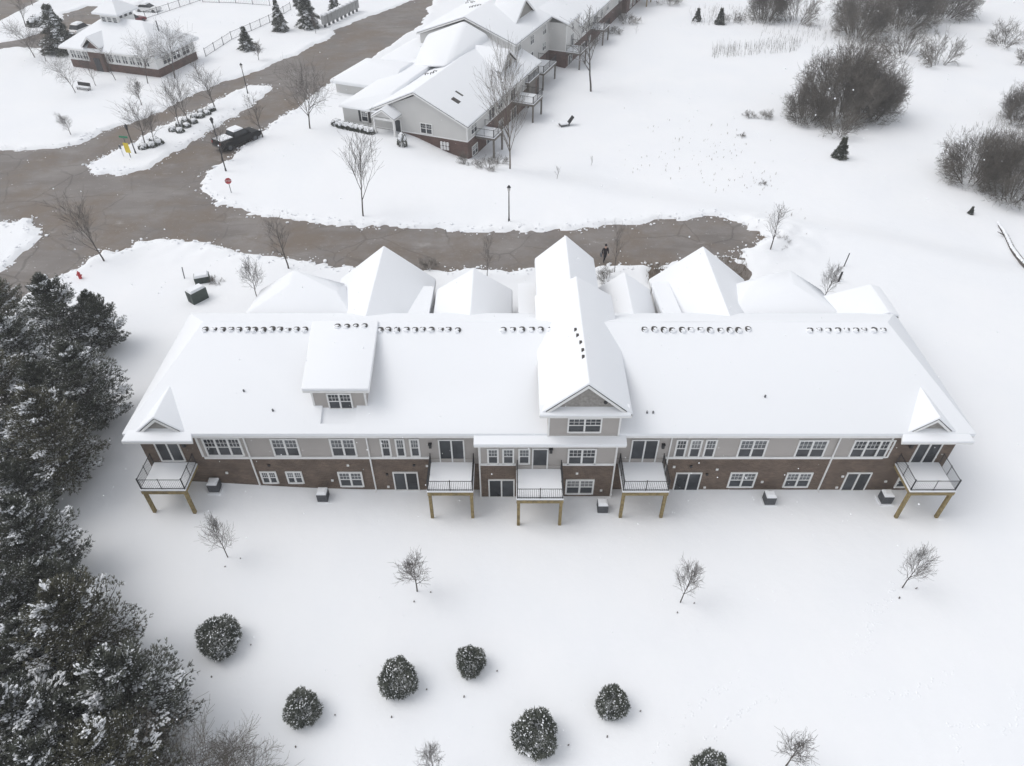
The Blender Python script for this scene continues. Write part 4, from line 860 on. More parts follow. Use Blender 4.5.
# round lawn shrubs
SH = [shrub_mesh('shrub', 121, 1.12, 2.2), shrub_mesh('shrub', 122, 1.1, 2.3), shrub_mesh('shrub', 123, 1.05, 2.2)]
for i, (px, py, w, h, v, lb) in enumerate([(219,635,41,42,0,'round evergreen shrub with snow clots nearest the evergreen belt'), (398,676,40,44,1,'round evergreen shrub left of the smaller one in the middle of the lawn'), (470.5,658,33,40,2,'upright evergreen shrub highest in the group of lawn shrubs'), (302.5,705,36,39,1,'round evergreen shrub between the snow-clotted one and the middle pair'),
        (535.5,732,46,55,0,'largest round evergreen shrub at the bottom middle of the lawn'), (612.5,699,35,39,2,'round evergreen shrub right of the largest one'), (710,768,38,40,1,'round evergreen shrub cropped by the bottom edge')]):
    p = onZ(px, py+3, .95); d = float(np.linalg.norm(CAM-p)); s_ = .86*(w/2*d/FPX)/1.12; sz = .92*s_*(1.0+.55*(h/w-1.0))
    place('round_shrub', lb, 'shrub', SH[v], (p[0], p[1], Tz(p[0], p[1])+.12), i*1.1+1, (s_, s_, sz*.95), 'round evergreen shrubs on the back lawn', parts=('stem', 'foliage', 'snow_dusting'))
for o in bpy.data.objects:
    if o.name.split('.')[0] in ('snow_dusting', 'snow_load'): o['kind'] = 'stuff'

# ------------------------------------------------------------------ air conditioners along the back wall
def ac_unit():
    t = thing('air_conditioner', '', 'air conditioner', (0, 0, 0), 0, 'air conditioners along the back wall')
    b = MB(); b.box(-.40, .40, -.38, .38, .06, .80)
    for k in range(9):
        z = .12+k*.075; b.box(-.415, .415, -.395, .395, z, z+.028)
    obj('cabinet', b, M['acgrey'], t)
    b = MB(); b.box(-.55, .55, -.5, .5, -.2, .055); obj('pad', b, M['roof_snow'], t)
    b = MB(); b.hull([(x*.39, y*.37, .801) for x in (-1, 1) for y in (-1, 1)]+[(x*.36, y*.34, .93) for x in (-1, 1) for y in (-1, 1)]+[(x*.22, y*.2, 1.0) for x in (-1, 1) for y in (-1, 1)]); obj('snow_cap', b, M['roof_snow'], t)
    b = MB(); b.tube((.2, .38, .3), (.2, .75, .5), .03, n=5); obj('pipe', b, M['iron'], t); return t
A0 = ac_unit()
for i, (px, py, lb) in enumerate([(216,489.5,'grey air conditioner beside the left corner deck'), (324,499,'grey air conditioner below the paired lower windows left of centre'), (602,510,'grey air conditioner between the centre deck and the right middle deck'), (768,502,'grey air conditioner between two lower right windows'), (884,501,'grey air conditioner beside the right corner deck')]):
    o = A0 if i == 0 else copy_tree(A0); p = G(px, py); o.location = (p.x, p.y, p.z+.05); o['label'] = lb; o.scale = (.86, .86, .95)
# ------------------------------------------------------------------ street furniture
def lamp(kind, px, py, top, label):
    b = G(px, py); h = topz(b, top)-b.z; t = thing('street_lamp', label, 'street lamp', (b.x, b.y, b.z-.1), 0, 'street lamps')
    q = MB(); q.tube((0, 0, -.2), (0, 0, .5), .13, .09, n=8); q.tube((0, 0, .5), (0, 0, h-.6), .07, .05, n=8); obj('post', q, M['iron'], t)
    q = MB(); q.tube((0, 0, h-.6), (0, 0, h-.15), .10, .19, n=8); l = obj('lantern', q, M['lampglass' if kind else 'iron'], t)
    q = MB(); q.tube((0, 0, h-.15), (0, 0, h+.1), .22, .03, n=8); obj('lamp_cap', q, M['iron'], t)
lamp(1, 509, 222, 185, 'black lamp post on the open lawn in front of the pale townhouses'); lamp(0, 226, 171, 117, 'black lamp post between the pickup and the stop sign'); lamp(0, 136, 154, 124, 'black lamp post beside the yellow sign on the island'); lamp(1, 248, 94, 63, 'black lamp post near the far tip of the median island')
b = G(231.5, 193); t = thing('stop_sign', 'red octagonal stop sign on a post at the road corner', 'sign', (b.x, b.y, b.z-.1), radians(25)); h = topz(b, 180)-b.z
q = MB(); q.tube((0, 0, -.2), (0, 0, h), .04, n=6); obj('post', q, M['acgrey'], t)
q = MB(); ov = [(cos(pi/8+k*pi/4)*.36, -.05, h+sin(pi/8+k*pi/4)*.36) for k in range(8)]; q.add(ov+[(x, y+.03, z) for x, y, z in ov], [tuple(range(8)), tuple(range(15, 7, -1))]+[(k, k+8, (k+1) % 8+8, (k+1) % 8) for k in range(8)]); pl = obj('sign_plate', q, M['redpaint'], t)
def text(name, body, size, M4, parent, m):
    cu = bpy.data.curves.new(name, 'FONT'); cu.body = body; cu.size = size; cu.align_x = 'CENTER'; cu.align_y = 'CENTER'; cu.extrude = .004
    tmp = bpy.data.objects.new(name, cu); COL.objects.link(tmp); dg = bpy.context.evaluated_depsgraph_get(); me = bpy.data.meshes.new_from_object(tmp.evaluated_get(dg)); bpy.data.objects.remove(tmp)
    me.transform(M4); me.materials.clear(); me.materials.append(m); return link(name, me, parent)
text('lettering', 'STOP', .3, XF(0, -.058, h) @ Matrix.Rotation(pi/2, 4, 'X'), pl, M['whitepaint'])
b = G(131, 158); t = thing('street_name_sign', 'green street name sign above a yellow arrow board on the island tip', 'sign', (b.x, b.y, b.z-.1), radians(-10)); h = topz(b, 139)-b.z
q = MB(); q.tube((0, 0, -.2), (0, 0, h+.2), .05, n=6); obj('post', q, M['acgrey'], t)
q = MB(); q.box(-.55, .55, -.02, .02, h+.22, h+.46); obj('name_plate', q, M['green'], t)
q = MB(); q.box(-.33, .33, -.08, -.055, h-1.55, h-.35); obj('yellow_board', q, M['yellow'], t)
b = G(124, 157); t = thing('marker_post', 'thin white marker post left of the yellow sign', 'post', (b.x, b.y, b.z-.1)); h = topz(b, 144)-b.z
q = MB(); q.tube((0, 0, -.2), (0, 0, h), .06, n=6); obj('post', q, M['whitepaint'], t); q = MB(); q.box(-.12, .12, -.07, -.04, h-.5, h); obj('plate', q, M['acgrey'], t)
b = G(81, 279); t = thing('fire_hydrant', 'red fire hydrant in the snow above the evergreen belt', 'hydrant', (b.x, b.y, b.z))
q = MB(); q.tube((0, 0, -.2), (0, 0, .62), .15, .14, n=10); q.ball((0, 0, .64), .15); q.tube((0, 0, .75), (0, 0, .86), .05, n=6); obj('body', q, M['redpaint'], t)
for s_ in (-1, 1):
    q = MB(); q.tube((s_*.12, 0, .45), (s_*.24, 0, .45), .07, n=8); obj('outlet', q, M['redpaint'], t)
def cabinet(px, py, sx, sy, h, rz, label):
    b = G(px, py); t = thing('utility_cabinet', label, 'utility box', (b.x, b.y, b.z-.1), rz, 'green utility cabinets')
    q = MB(); q.box(-sx, sx, -sy, sy, -.2, h); obj('cabinet', q, M['utility'], t)
    q = MB(); q.box(-.03, .03, -sy-.03, -sy-.005, .2, h-.15); obj('handle', q, M['iron'], t)
    q = MB(); q.hull([(x*(sx-.04), y*(sy-.04), h) for x in (-1, 1) for y in (-1, 1)]+[(x*(sx-.14), y*(sy-.14), h+.2) for x in (-1, 1) for y in (-1, 1)]); obj('snow_cap', q, M['roof_snow'], t)
cabinet(199, 300, .45, .75, 1.25, radians(-38), 'larger dark green utility cabinet with snowy top behind the left roof end')
cabinet(203, 281, .65, .5, .75, radians(20), 'smaller dark green utility cabinet nearer the road')
for px, py, tp, lb in ((184.5,279,268,'thin grey stake near the two utility cabinets'), (843.5,267,254,'leaning thin pole on the field beyond the right roof end'), (838,282,273,'short dark post beside the small tree at the right roof end')):
    b = G(px, py); h = topz(b, tp)-b.z; q = MB(); q.tube((0, 0, -.2), (.1*h, .05*h, h), .045 if 'short' not in lb else .09, n=6); q.ball((.1*h, .05*h, h), .06 if 'short' not in lb else .11, n=6)
    o = obj('marker_post', q, M['acgrey' if 'grey' in lb else 'iron']); o.location = b; tag(o, lb, 'post')
# mailboxes
ords = ['first', 'second', 'third', 'fourth', 'middle', 'sixth', 'seventh', 'eighth', 'last']
def mailbox():
    t = thing('cluster_mailbox', '', 'mailbox', (0, 0, 0), 0, 'row of grey cluster mailboxes')
    q = MB(); q.box(-.38, .38, -.25, .25, .55, 1.65); bx = obj('cabinet', q, M['greymail'], t)
    q = MB(); q.box(-.14, .14, -.12, .12, -.2, .55); obj('pedestal', q, M['acgrey'], t)
    q = MB()
    for i in range(2):
        for j in range(5): q.box(-.34+i*.35, -.02+i*.35, -.275, -.255, .60+j*.2, .77+j*.2)
    obj('letter_doors', q, M['greymail'], bx)
    q = MB(); q.box(-.38, .38, -.27, .27, 1.655, 1.82); obj('snow_cap', q, M['roof_snow'], t); return t
m0 = mailbox(); pa, pb = G(325.5, 28), G(357, 12)
for i in range(9):
    o = m0 if i == 0 else copy_tree(m0); p = pa.lerp(pb, i/8); d_ = pb-pa; o.location = (p.x, p.y, Tz(p.x, p.y)+.1); o.rotation_euler.z = atan2(d_.y, d_.x); o.scale = (1.25, 1.25, 1.25)
    o['label'] = ords[i]+' grey cluster mailbox from the left in the roadside row'
# pool fences
def fence(pxs, label, h=1.3, step=2.6):
    pts_ = [G(*p) for p in pxs]; o0 = pts_[0]; t = thing('pool_fence', label, 'fence', o0, 0, 'fences of the snowy pool yard'); rl_ = MB(); posts = []
    for a, b in zip(pts_[:-1], pts_[1:]):
        L = (b-a).length; n = max(1, int(L/step))
        for z in (.15, h-.05): rl_.tube(a-o0+Vector((0, 0, z)), b-o0+Vector((0, 0, z)), .03, n=4)
        for k in range(n+1): posts.append(a.lerp(b, k/n)-o0)
        for k in range(int(L/.35)):
            p = a.lerp(b, k*.35/L)-o0; rl_.tube(p+Vector((0, 0, .15)), p+Vector((0, 0, h-.05)), .012, n=3, caps=False)
    obj('fence_panel', rl_, M['acgrey'], t)
    for p in posts:
        q = MB(); q.tube(p+Vector((0, 0, -.2)), p+Vector((0, 0, h+.1)), .055, n=5); obj('fence_post', q, M['acgrey'], t)
fence([(206,57),(232,40),(270,23),(291,10)], 'long low metal fence between the pool yard and the roadside spruces')
fence([(146,19),(170,11),(200,1),(212,-4)], 'low metal fence on the car park side of the pool yard')
fence([(203,2.5),(236,3.5),(270,6)], 'low metal fence along the far top side of the pool yard')
# bench
b = G(84.5, 90); t = thing('bench', 'snow-covered dark bench on the lawn before the clubhouse', 'bench', (b.x, b.y, b.z-.05), radians(-18))
q = MB(); q.box(-1.1, 1.1, -.3, .2, .42, .47); st = obj('seat', q, M['greyplank'], t); q = MB(); q.box(-1.08, 1.08, -.28, .18, .472, .6); obj('snow_cover', q, M['roof_snow'], st)
q = MB(); q.hull([(x, y, z) for x in (-1.1, 1.1) for (y, z) in ((.22, .5), (.27, .5), (.36, 1.05), (.31, 1.05))]); obj('backrest', q, M['iron'], t)
for sx in (-.95, .95):
    q = MB(); q.box(sx-.04, sx+.04, -.27, -.2, -.2, .42); q.box(sx-.04, sx+.04, .14, .21, -.2, .5); q.box(sx-.04, sx+.04, -.2, .14, .2, .25); obj('leg', q, M['iron'], t)
# lawn chair
b = G(566, 126); t = thing('lawn_chair', 'dark reclined lawn chair left in the snow behind the pale townhouses', 'chair', (b.x, b.y, b.z), radians(20))
q = MB(); q.hull([(x, y, z) for x in (-1.0, .3) for y in (-.4, .4) for z in (.28, .36)]); sx_ = obj('seat', q, M['iron'], t); q = MB(); q.box(-.9, .2, -.38, .38, .365, .55); obj('snow_cover', q, M['roof_snow'], sx_)
q = MB(); q.hull([(.3, y, z) for y in (-.4, .4) for z in (.3, .38)]+[(1.0, y, z) for y in (-.4, .4) for z in (1.2, 1.28)]); obj('backrest', q, M['iron'], t)
for x in (-.85, .3):
    for y in (-.35, .35): q = MB(); q.tube((x, y, -.2), (x, y, .3), .05, n=5); obj('leg', q, M['iron'], t)
# fallen log at the right edge
q = MB(); lp = [G(999, 226), G(1006, 237), (G(1012, 250)), G(1020, 261), G(1034, 276)]; l0 = lp[0].copy()
for a, b_, r0, r1 in zip(lp[:-1], lp[1:], (.16, .22, .26, .3), (.22, .26, .3, .32)): q.tube(a-l0+Vector((0, 0, .12)), b_-l0+Vector((0, 0, .12)), r0, r1, n=8)
q.tube(lp[1]-l0+Vector((0, 0, .1)), lp[1]-l0+Vector((-1.0, .3, .5)), .09, .03, n=5)
o = obj('fallen_log', q, M['bark']); o.location = l0; tag(o, 'dark fallen log in the snow below the right edge thickets', 'log')
q = MB(); 
for k in range(26):
    tt = k/25*3.999; i = int(tt); p = lp[i].lerp(lp[i+1], tt-i)-l0+Vector((-.12, .12, .36)); q.lump(p, .42, .2, .13, rng, .2, axis=(lp[4]-lp[0]))
obj('snow_cap', q, M['roof_snow'], o)
# snow-capped boxwoods on the island, hedge at the pale townhouses
def capbush(seed):
    R = random.Random(seed); c = MB(); sn_ = MB()
    for k in range(260):
        a = R.random()*6.28; z = R.random(); rr = .75*sqrt(max(0, 1-(z*.9)**2)); v_ = Vector((cos(a)*rr, sin(a)*rr, z*.7)); needle_tuft(c, v_, Vector((cos(a), sin(a), .5)), R, .2, .05, 4)
    sn_.lump((0, .05, .62), .74, .70, .26, R, .10)
    for k in range(6): a = R.random()*6.28; sn_.lump((cos(a)*.5, sin(a)*.5, .52), .3, .3, .2, R, .2)
    return c.mesh('capbush_foliage', M['needle']), sn_.mesh('capbush_snow', M['roof_snow'])
CB = [capbush(7), capbush(8)]
for i, (x, y, lb) in enumerate([(565,587,'left'),(600,580,'middle'),(626,569,'right'),(608,560,'rear')]):
    b = G(x/3.93, y/3.93-.6); place('boxwood', lb+' one of the four snow-capped bushes beside the yellow sign', 'bush', CB[i % 2], b, i, (.72, .72, .8), 'snow-capped bushes on the island', parts=('foliage', 'snow_cap'))
for i, (x, y) in enumerate([(680,517),(710,522),(708,497),(735,502),(731,482),(762,486),(765,466),(790,464),(792,448),(815,452),(824,440),(834,438)]):
    b = G(x/3.93, y/3.93-.6); place('boxwood', 'snow-capped low bush in the double row near the paired island trees', 'bush', CB[i % 2], b, i, (.62, .62, .75), 'snow-capped bushes in the island double row', parts=('foliage', 'snow_cap'))
for i in range(8):
    px, py = 337+i*4.9, 125.0+i*1.05+(.8 if i else 0); b = G(px, py); place('hedge_bush', 'low snow-capped bush in the hedge along the pale townhouses front wall', 'bush', CB[i % 2], b, i, (.85, .85, .9), 'low hedge bushes at the pale townhouses', parts=('foliage', 'snow_cap'))
b = G(402.5, 146); place('hedge_bush', 'upright dark shrub beside the porch step of the pale townhouses', 'bush', CB[0], b, 1, (.7, .7, 2.0), parts=('foliage', 'snow_cap'))
b = G(44, 24); place('hedge_bush', 'broad snow-covered bush near the top left car park', 'bush', CB[1], b, 1, (3.2, 2.0, 2.0), parts=('foliage', 'snow_cap'))

# ------------------------------------------------------------------ vehicles
def wheel(parent, x, y, r_, w):
    q = MB(); q.tube((x, y-w/2, r_), (x, y+w/2, r_), r_, n=18); wh = obj('wheel', q, M['rubber'], parent)
    s_ = 1 if y > 0 else -1; q = MB(); q.tube((x, y+s_*w*.5, r_), (x, y+s_*(w*.5+.02), r_), r_*.62, n=14); obj('rim', q, M['acgrey'], wh)
def profile(mb, pts_, y0, y1, inset=0.0, z_in=None):
    """side-view outline (x, z) extruded across y; inset narrows the upper points"""
    n = len(pts_); zs = [p[1] for p in pts_]; zt_ = max(zs); zb = min(zs)
    f = lambda z: inset*max(0, (z-zb)/(zt_-zb+1e-6))
    L = [(x, y0+f(z), z) for x, z in pts_]; R_ = [(x, y1-f(z), z) for x, z in pts_]
    mb.add(L+R_, [tuple(range(n)), tuple(range(2*n-1, n-1, -1))]+[(i, i+n, (i+1) % n+n, (i+1) % n) for i in range(n)])
rear, front = G(223, 151.5), G(256, 138.5); dv2 = front-rear; mid = rear.lerp(front, .5)
PT = thing('pickup_truck', 'black pickup truck with snow on cab roof and bed, parked on the road', 'pickup truck', (mid.x-.3, mid.y+.5, 2.71), atan2(dv2.y, dv2.x))
q = MB(); profile(q, [(-2.9,.55),(-2.95,.9),(-2.9,1.15),(2.55,1.15),(2.85,1.0),(2.9,.6),(2.6,.45),(-2.6,.45)], -.98, .98, .05); obj('body', q, M['black'], PT)
for y in (-.95, .87):
    q = MB(); q.box(-2.85, -.95, y, y+.08, 1.151, 1.42); obj('bed_side', q, M['black'], PT)
q = MB(); q.box(-2.9, -2.82, -.86, .86, 1.0, 1.42); obj('tailgate', q, M['black'], PT)
q = MB(); profile(q, [(-.95,1.151),(-.85,1.5),(-.65,1.9),(.75,1.92),(1.35,1.5),(1.55,1.151)], -.9, .9, .14); cab = obj('cab', q, M['black'], PT)
for y in (-.905, .895):
    for x0, x1 in ((-.72, .12), (.2, 1.15)):
        q = MB(); s_ = 1 if y > 0 else -1; q.hull([(x0, y-s_*.045, 1.42), (x1, y-s_*.045, 1.42), (x0+.05, y-s_*.105, 1.82), (x1-.35 if x1 > .5 else x1, y-s_*.105, 1.82), (x0, y-s_*.03, 1.42), (x1, y-s_*.03, 1.42), (x0+.05, y-s_*.09, 1.82), (x1-.35 if x1 > .5 else x1, y-s_*.09, 1.82)]); obj('side_window', q, M['dglass'], cab)
q = MB(); q.hull([(1.37, -.7, 1.52), (1.37, .7, 1.52), (.80, -.62, 1.89), (.80, .62, 1.89), (1.40, -.7, 1.52), (1.40, .7, 1.52), (.83, -.62, 1.9), (.83, .62, 1.9)]); obj('windscreen', q, M['dglass'], cab)
q = MB(); q.hull([(-.87, -.68, 1.5), (-.87, .68, 1.5), (-.69, -.62, 1.83), (-.69, .62, 1.83), (-.90, -.68, 1.5), (-.90, .68, 1.5), (-.72, -.62, 1.83), (-.72, .62, 1.83)]); obj('rear_window', q, M['dglass'], cab)
q = MB(); q.hull([(x, y, z) for x, z in ((-.72, 1.9), (.72, 1.93)) for y in (-.75, .75)]+[(x, y, 2.07) for x in (-.6, .6) for y in (-.66, .66)]); obj('snow_cover', q, M['roof_snow'], cab)
q = MB(); q.hull([(x, y, 1.1) for x in (-2.81, -1.0) for y in (-.86, .86)]+[(x, y, 1.47) for x in (-2.75, -1.06) for y in (-.8, .8)]); obj('bed_snow', q, M['roof_snow'], PT)
q = MB(); q.box(-3.05, -2.9, -.9, .9, .55, .72); obj('rear_bumper', q, M['chrome'], PT); q = MB(); q.box(2.88, 3.0, -.9, .9, .5, .75); obj('front_bumper', q, M['chrome'], PT)
for y in (-.92, .72):
    q = MB(); q.box(-2.97, -2.9, y, y+.2, .98, 1.25); obj('tail_light', q, M['tail'], PT); q = MB(); q.box(2.8, 2.9, y, y+.2, .85, 1.02); obj('headlight', q, M['lampglass'], PT)
for y in (-1.12, 1.0): q = MB(); q.box(1.1, 1.25, y, y+.12, 1.3, 1.48); obj('side_mirror', q, M['black'], cab)
for x in (-1.85, 1.85):
    for y in (-.88, .88): wheel(PT, x, y, .42, .28)
def sedan(px, py, rz, paint, label, snow=.6, suv=False):
    b = G(px, py); t = thing('parked_car', label, 'car', (b.x, b.y, b.z-.08), rz, 'cars in the clubhouse car park')
    q = MB(); profile(q, [(-2.2,.4),(-2.3,.75),(-2.1,.98),(1.1,.95),(2.05,.82),(2.25,.6),(2.15,.35),(-2.0,.32)], -.9, .9, .06); obj('body', q, paint, t)
    q = MB(); h = 1.65 if suv else 1.45; profile(q, [(-2.0 if suv else -1.7,.97),(-1.6 if suv else -1.1,h-.05),(.15,h),(.95,.96)], -.8, .8, .15); c = obj('cabin', q, M['dglass'], t)
    q = MB(); q.hull([(x, y, z) for x, z in ((-1.55 if suv else -1.15, h-.06), (.2, h-.02)) for y in (-.68, .68)]+[(x, y, h+.03) for x in (-1.4 if suv else -1.05, .1) for y in (-.62, .62)]); obj('roof_panel', q, paint, c)
    if snow: q = MB(); q.hull([(x, y, h+.031) for x in (-1.35 if suv else -1.0, .08) for y in (-.6, .6)]+[(x, y, h+.18) for x in (-1.2 if suv else -.9, 0) for y in (-.5, .5)]); obj('snow_cover', q, M['roof_snow'], c)
    for x in (-1.4, 1.4):
        for y in (-.8, .8): wheel(t, x, y, .33, .22)
    for y in (-.8, .6):
        q = MB(); q.box(2.12, 2.24, y, y+.2, .6, .72); obj('headlight', q, M['lampglass'], t); q = MB(); q.box(-2.27, -2.18, y, y+.2, .72, .86); obj('tail_light', q, M['tail'], t)
sedan(149, 11.5, radians(-8), M['whitepaint'], 'white saloon car in the clubhouse car park at the top edge', .6)
sedan(134, 23, radians(60), M['maroon'], 'dark red car half hidden beside the clubhouse cupola', .6, True)
sedan(83, 32, radians(75), M['whitepaint'], 'snow-covered car beside the left end of the clubhouse', 1, True)

# ------------------------------------------------------------------ person walking on the road
def skin(name, joints, edges, mats, pick=None, lv=1):
    me = bpy.data.meshes.new(name); me.from_pydata([j[0] for j in joints], edges, []); o = bpy.data.objects.new(name, me); COL.objects.link(o)
    md = o.modifiers.new('s', 'SKIN'); me.skin_vertices.new() if not me.skin_vertices else None
    for i, j in enumerate(joints):
        sv = me.skin_vertices[0].data[i]; r_ = j[1]; sv.radius = (r_, r_) if not isinstance(r_, tuple) else r_; sv.use_root = (i == 0)
    sb = o.modifiers.new('u', 'SUBSURF'); sb.levels = lv; sb.render_levels = lv
    dg = bpy.context.evaluated_depsgraph_get(); m2 = bpy.data.meshes.new_from_object(o.evaluated_get(dg)); bpy.data.objects.remove(o)
    m2.materials.clear()
    for m_ in mats: m2.materials.append(m_)
    if pick:
        for p in m2.polygons: p.material_index = pick(p.center)
    m2.name = name; return m2
b = G(604.5, 261); PR = thing('person', 'person in dark coat and cap walking along the cleared road with a bag', 'person', (b.x, b.y, 2.71), radians(15)); PR.scale = (1.06, 1.06, 1.06)
J = [((0,0,.95),.15),((0,.01,1.15),(.15,.12)),((0,.02,1.36),(.19,.12)),((0,.02,1.48),.075),((0,-.01,1.60),.075),((0,-.02,1.70),.10),
     ((-.10,0,.90),.10),((-.11,-.14,.50),.07),((-.11,-.05,.10),.05),((-.11,-.20,.045),.045),
     ((.10,0,.90),.10),((.11,.10,.50),.07),((.11,.28,.13),.05),((.11,.18,.04),.045),
     ((-.20,.02,1.38),.07),((-.26,.10,1.12),.052),((-.24,.0,.90),.038),((-.24,-.03,.83),.035),
     ((.20,.02,1.38),.07),((.26,-.02,1.12),.052),((.25,-.16,.92),.038),((.25,-.20,.86),.035)]
Ed = [(0,1),(1,2),(2,3),(3,4),(4,5),(0,6),(6,7),(7,8),(8,9),(0,10),(10,11),(11,12),(12,13),(2,14),(14,15),(15,16),(16,17),(2,18),(18,19),(19,20),(20,21)]
for hnd, sg in ((17, -1), (21, 1)):
    hx, hy, hz = J[hnd][0]
    for k in range(4):
        i0 = len(J); ln = (.055, .07, .066, .05)[k]; ox = (k-1.5)*.02
        J += [((hx, hy+ox, hz-.05), .010), ((hx-sg*.01, hy+ox-.008, hz-.05-ln*.6), .009), ((hx-sg*.022, hy+ox-.01, hz-.05-ln), .008)]; Ed += [(hnd, i0), (i0, i0+1), (i0+1, i0+2)]
    i0 = len(J); J += [((hx-sg*.02, hy-.045, hz-.02), .011), ((hx-sg*.03, hy-.05, hz-.06), .009)]; Ed += [(hnd, i0), (i0, i0+1)]
link('body', skin('body', J, Ed, [M['skin'], M['coat2'], M['iron']], lambda c: 0 if c.z > 1.47 or (abs(c.x) > .19 and c.z < .92) else (2 if c.z < .12 else 1)), PR)
JC = [((0,0,.80),(.20,.15)),((0,0,1.0),(.18,.15)),((0,.02,1.36),(.215,.15)),((0,.02,1.47),.10),((-.21,.02,1.38),.09),((-.27,.10,1.12),.07),((-.25,.01,.93),.055),((.21,.02,1.38),.09),((.27,-.02,1.12),.07),((.255,-.14,.95),.055)]
link('coat', skin('coat', JC, [(0,1),(1,2),(2,3),(2,4),(4,5),(5,6),(2,7),(7,8),(8,9)], [M['coat']]), PR)
q = MB(); q.ball((0, -.01, 1.74), .118, n=12); q.tube((0, -.01, 1.84), (0, -.01, 1.89), .03, n=6); obj('knit_cap', q, M['coat'], PR, smooth=True)
q = MB(); q.box(-.02, .02, -.135, -.115, 1.665, 1.70); obj('nose', q, M['skin'], PR)
bg_ = MB(); bg_.hull([(x, y, z) for x in (-.42, -.30) for y in (-.10, .18) for z in (.62, .95)]+[(-.36, .04, 1.0)]); bgo = obj('shoulder_bag', bg_, M['acgrey']); bgo.location = PR.location; bgo.rotation_euler = PR.rotation_euler; bgo.scale = PR.scale; tag(bgo, 'dark grey bag carried at the walking person\'s side', 'bag')

# ------------------------------------------------------------------ stuff: reeds, weeds, footprints, stakes, falling snow
def stuff(name, mb, m, label): o = obj(name, mb, m); o['kind'] = 'stuff'; o['label'] = label; return o
q = MB(); R = random.Random(3)
for k in range(300):
    px = R.uniform(712, 800); py = 56-(px-712)*.09+R.uniform(-7, 4); b = G(px, py); h = R.uniform(.7, 1.7); lx, ly = R.uniform(-.35, .1), R.uniform(-.2, .2)
    q.tube(b-Vector((0, 0, .2)), b+Vector((lx*h, ly*h, h)), .022, .008, n=3, caps=False)
for k in range(500):
    px = R.uniform(760, 860) if k < 260 else R.uniform(690, 770); py = R.uniform(20, 44) if k < 260 else R.uniform(8, 26); b = G(px, py); h = R.uniform(.3, 1.2); a = R.random()*6.28
    q.tube(b-Vector((0, 0, .2)), b+Vector((cos(a)*.3*h, sin(a)*.3*h, h)), .025, .01, n=3, caps=False)
stuff('dry_reeds', q, M['bark_far'], 'tall dry reeds standing in snow below the top tree belt')
q = MB()
for k in range(240):
    c = R.choice([(680, 165, 55, 22), (745, 182, 40, 14), (700, 150, 70, 25), (775, 225, 40, 16), (655, 272, 14, 6), (690, 130, 60, 30)]); px, py = R.gauss(c[0], c[2]*.5), R.gauss(c[1], c[3]*.5); b = G(px, py); h = R.uniform(.08, .4); a = R.random()*6.28
    for j in range(2): q.tube(b-Vector((0, 0, .1)), b+Vector((cos(a+j)*.25*h, sin(a+j)*.25*h, h)), .02, .01, n=3, caps=False)
for k in range(420):
    px, py = (R.uniform(716, 748), R.uniform(256, 280)) if k < 260 else (R.uniform(646, 668), R.uniform(262, 284)); b = G(px, py); h = R.uniform(.08, .3); a = R.random()*6.28
    q.tube(b-Vector((0, 0, .2)), b+Vector((cos(a)*.5*h, sin(a)*.5*h, h)), .02, .008, n=3, caps=False)
stuff('weed_stubble', q, M['drygrass'], 'scattered weed stubble poking through the snow')
q = MB()
def trail(a, b_, n, w=.13):
    A, B = G(*a), G(*b_); d_ = (B-A).normalized(); s_ = Vector((-d_.y, d_.x, 0))
    for k in range(n):
        t_ = k/n+R.uniform(-.3, .3)/n; p = A.lerp(B, t_)+s_*((w if k % 2 else -w)+R.uniform(-.2, .2)+1.0*sin(t_*7)); z = Tz(p.x, p.y)+.15
        for j in range(3): a2 = R.random()*6.28; q.lump((p.x+cos(a2)*.10, p.y+sin(a2)*.10, z-.005), .08, .07, .045, R, .3)
trail((650, 760), (905, 590), 60); trail((700, 745), (1000, 640), 46); trail((780, 700), (880, 610), 34); trail((960, 760), (1020, 690), 24); trail((150, 600), (340, 720), 50); trail((190, 690), (330, 690), 24)
stuff('footprints', q, M['snow'], 'faint kicked-up footprints across the back lawn')
ns = 0
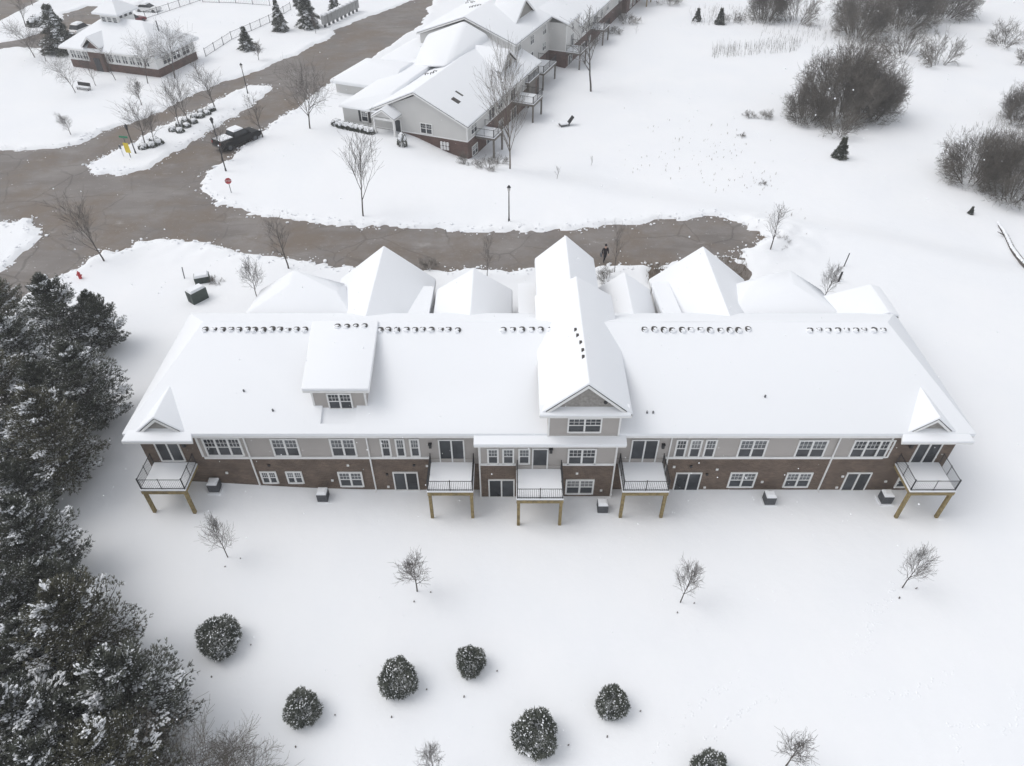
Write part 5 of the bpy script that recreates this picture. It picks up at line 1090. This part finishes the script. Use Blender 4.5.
for (cx_, cy_, rr, lb) in [(219,652,36,'the snow-clotted round shrub'), (398,695,32,'the shrub left of the upright one'), (470,676,30,'the upright round shrub'), (303,722,36,'the shrub near the snow-clotted one'), (536,752,36,'the largest round shrub'), (613,716,30,'the shrub right of the largest'), (228,558,14,'the leftmost young lawn tree'), (417,592,15,'the second young lawn tree from left'), (680,603,15,'the third young lawn tree from left'), (902,588,15,'the rightmost young lawn tree')]:
    for k, (a, wd) in enumerate(((radians(28), 'right of'), (radians(258), 'in front of'))):
        b = G(cx_+cos(a)*rr, cy_-sin(a)*rr*.75+6*(k == 0)); s_ = MB(); s_.box(-.028, .028, -.028, .028, -.3, .2); o = obj('guy_stake', s_, M['greyplank']); o.location = b; o.rotation_euler = (.3*cos(a), .3*sin(a), a)
        tag(o, 'short guy stake %s %s' % (wd, lb), 'stake', 'guy stakes on the back lawn')
q = MB()
for k in range(1500):
    d = R.uniform(5, 30); px, py = R.uniform(-40, 1064), R.uniform(-30, 800); v_ = Vector(ray(px, py)); c = Vector(CAM)+v_*d; r_ = R.uniform(.004, .011)*(.6+d/28); q.lump(c, r_, r_, r_, R, .15)
stuff('falling_snow', q, M['roof_snow'], 'loose snowflakes falling through the air')

q = MB(); near = np.argwhere((np.abs(s2-.25) < .75) & (Y < 75) & (X > -75)); R = random.Random(9)
for k in range(2600):
    j, i = near[R.randrange(len(near))]; x, y = X[j, i]+R.uniform(-.4, .4), Y[j, i]+R.uniform(-.4, .4); a = abs(R.gauss(0, .055))+.025
    z = max(Tz(x, y)+.02, float(Zs[j, i])); q.lump((x, y, z+.2*a), a*1.3, a, a*.75, R, .3, axis=(R.uniform(-1, 1), R.uniform(-1, 1), 0))
stuff('ploughed_snow_chunks', q, M['snow'], 'lumps of ploughed snow along the road edges')
# ------------------------------------------------------------------ haze: thin snowy air round the camera and the scene
hz = MB(); hz.box(-430, 430, -210, 630, -4, 46)
hm = bpy.data.materials.new('haze'); hm.use_nodes = True; hn = hm.node_tree
for n_ in list(hn.nodes):
    if n_.type == 'BSDF_PRINCIPLED': hn.nodes.remove(n_)
pv = hn.nodes.new('ShaderNodeVolumePrincipled'); pv.inputs['Color'].default_value = (.93, .95, .98, 1); pv.inputs['Density'].default_value = 0.0009; pv.inputs['Anisotropy'].default_value = .2
hn.links.new(pv.outputs[0], [n_ for n_ in hn.nodes if n_.type == 'OUTPUT_MATERIAL'][0].inputs['Volume'])
stuff('haze', hz, hm, 'thin pale snowy air')
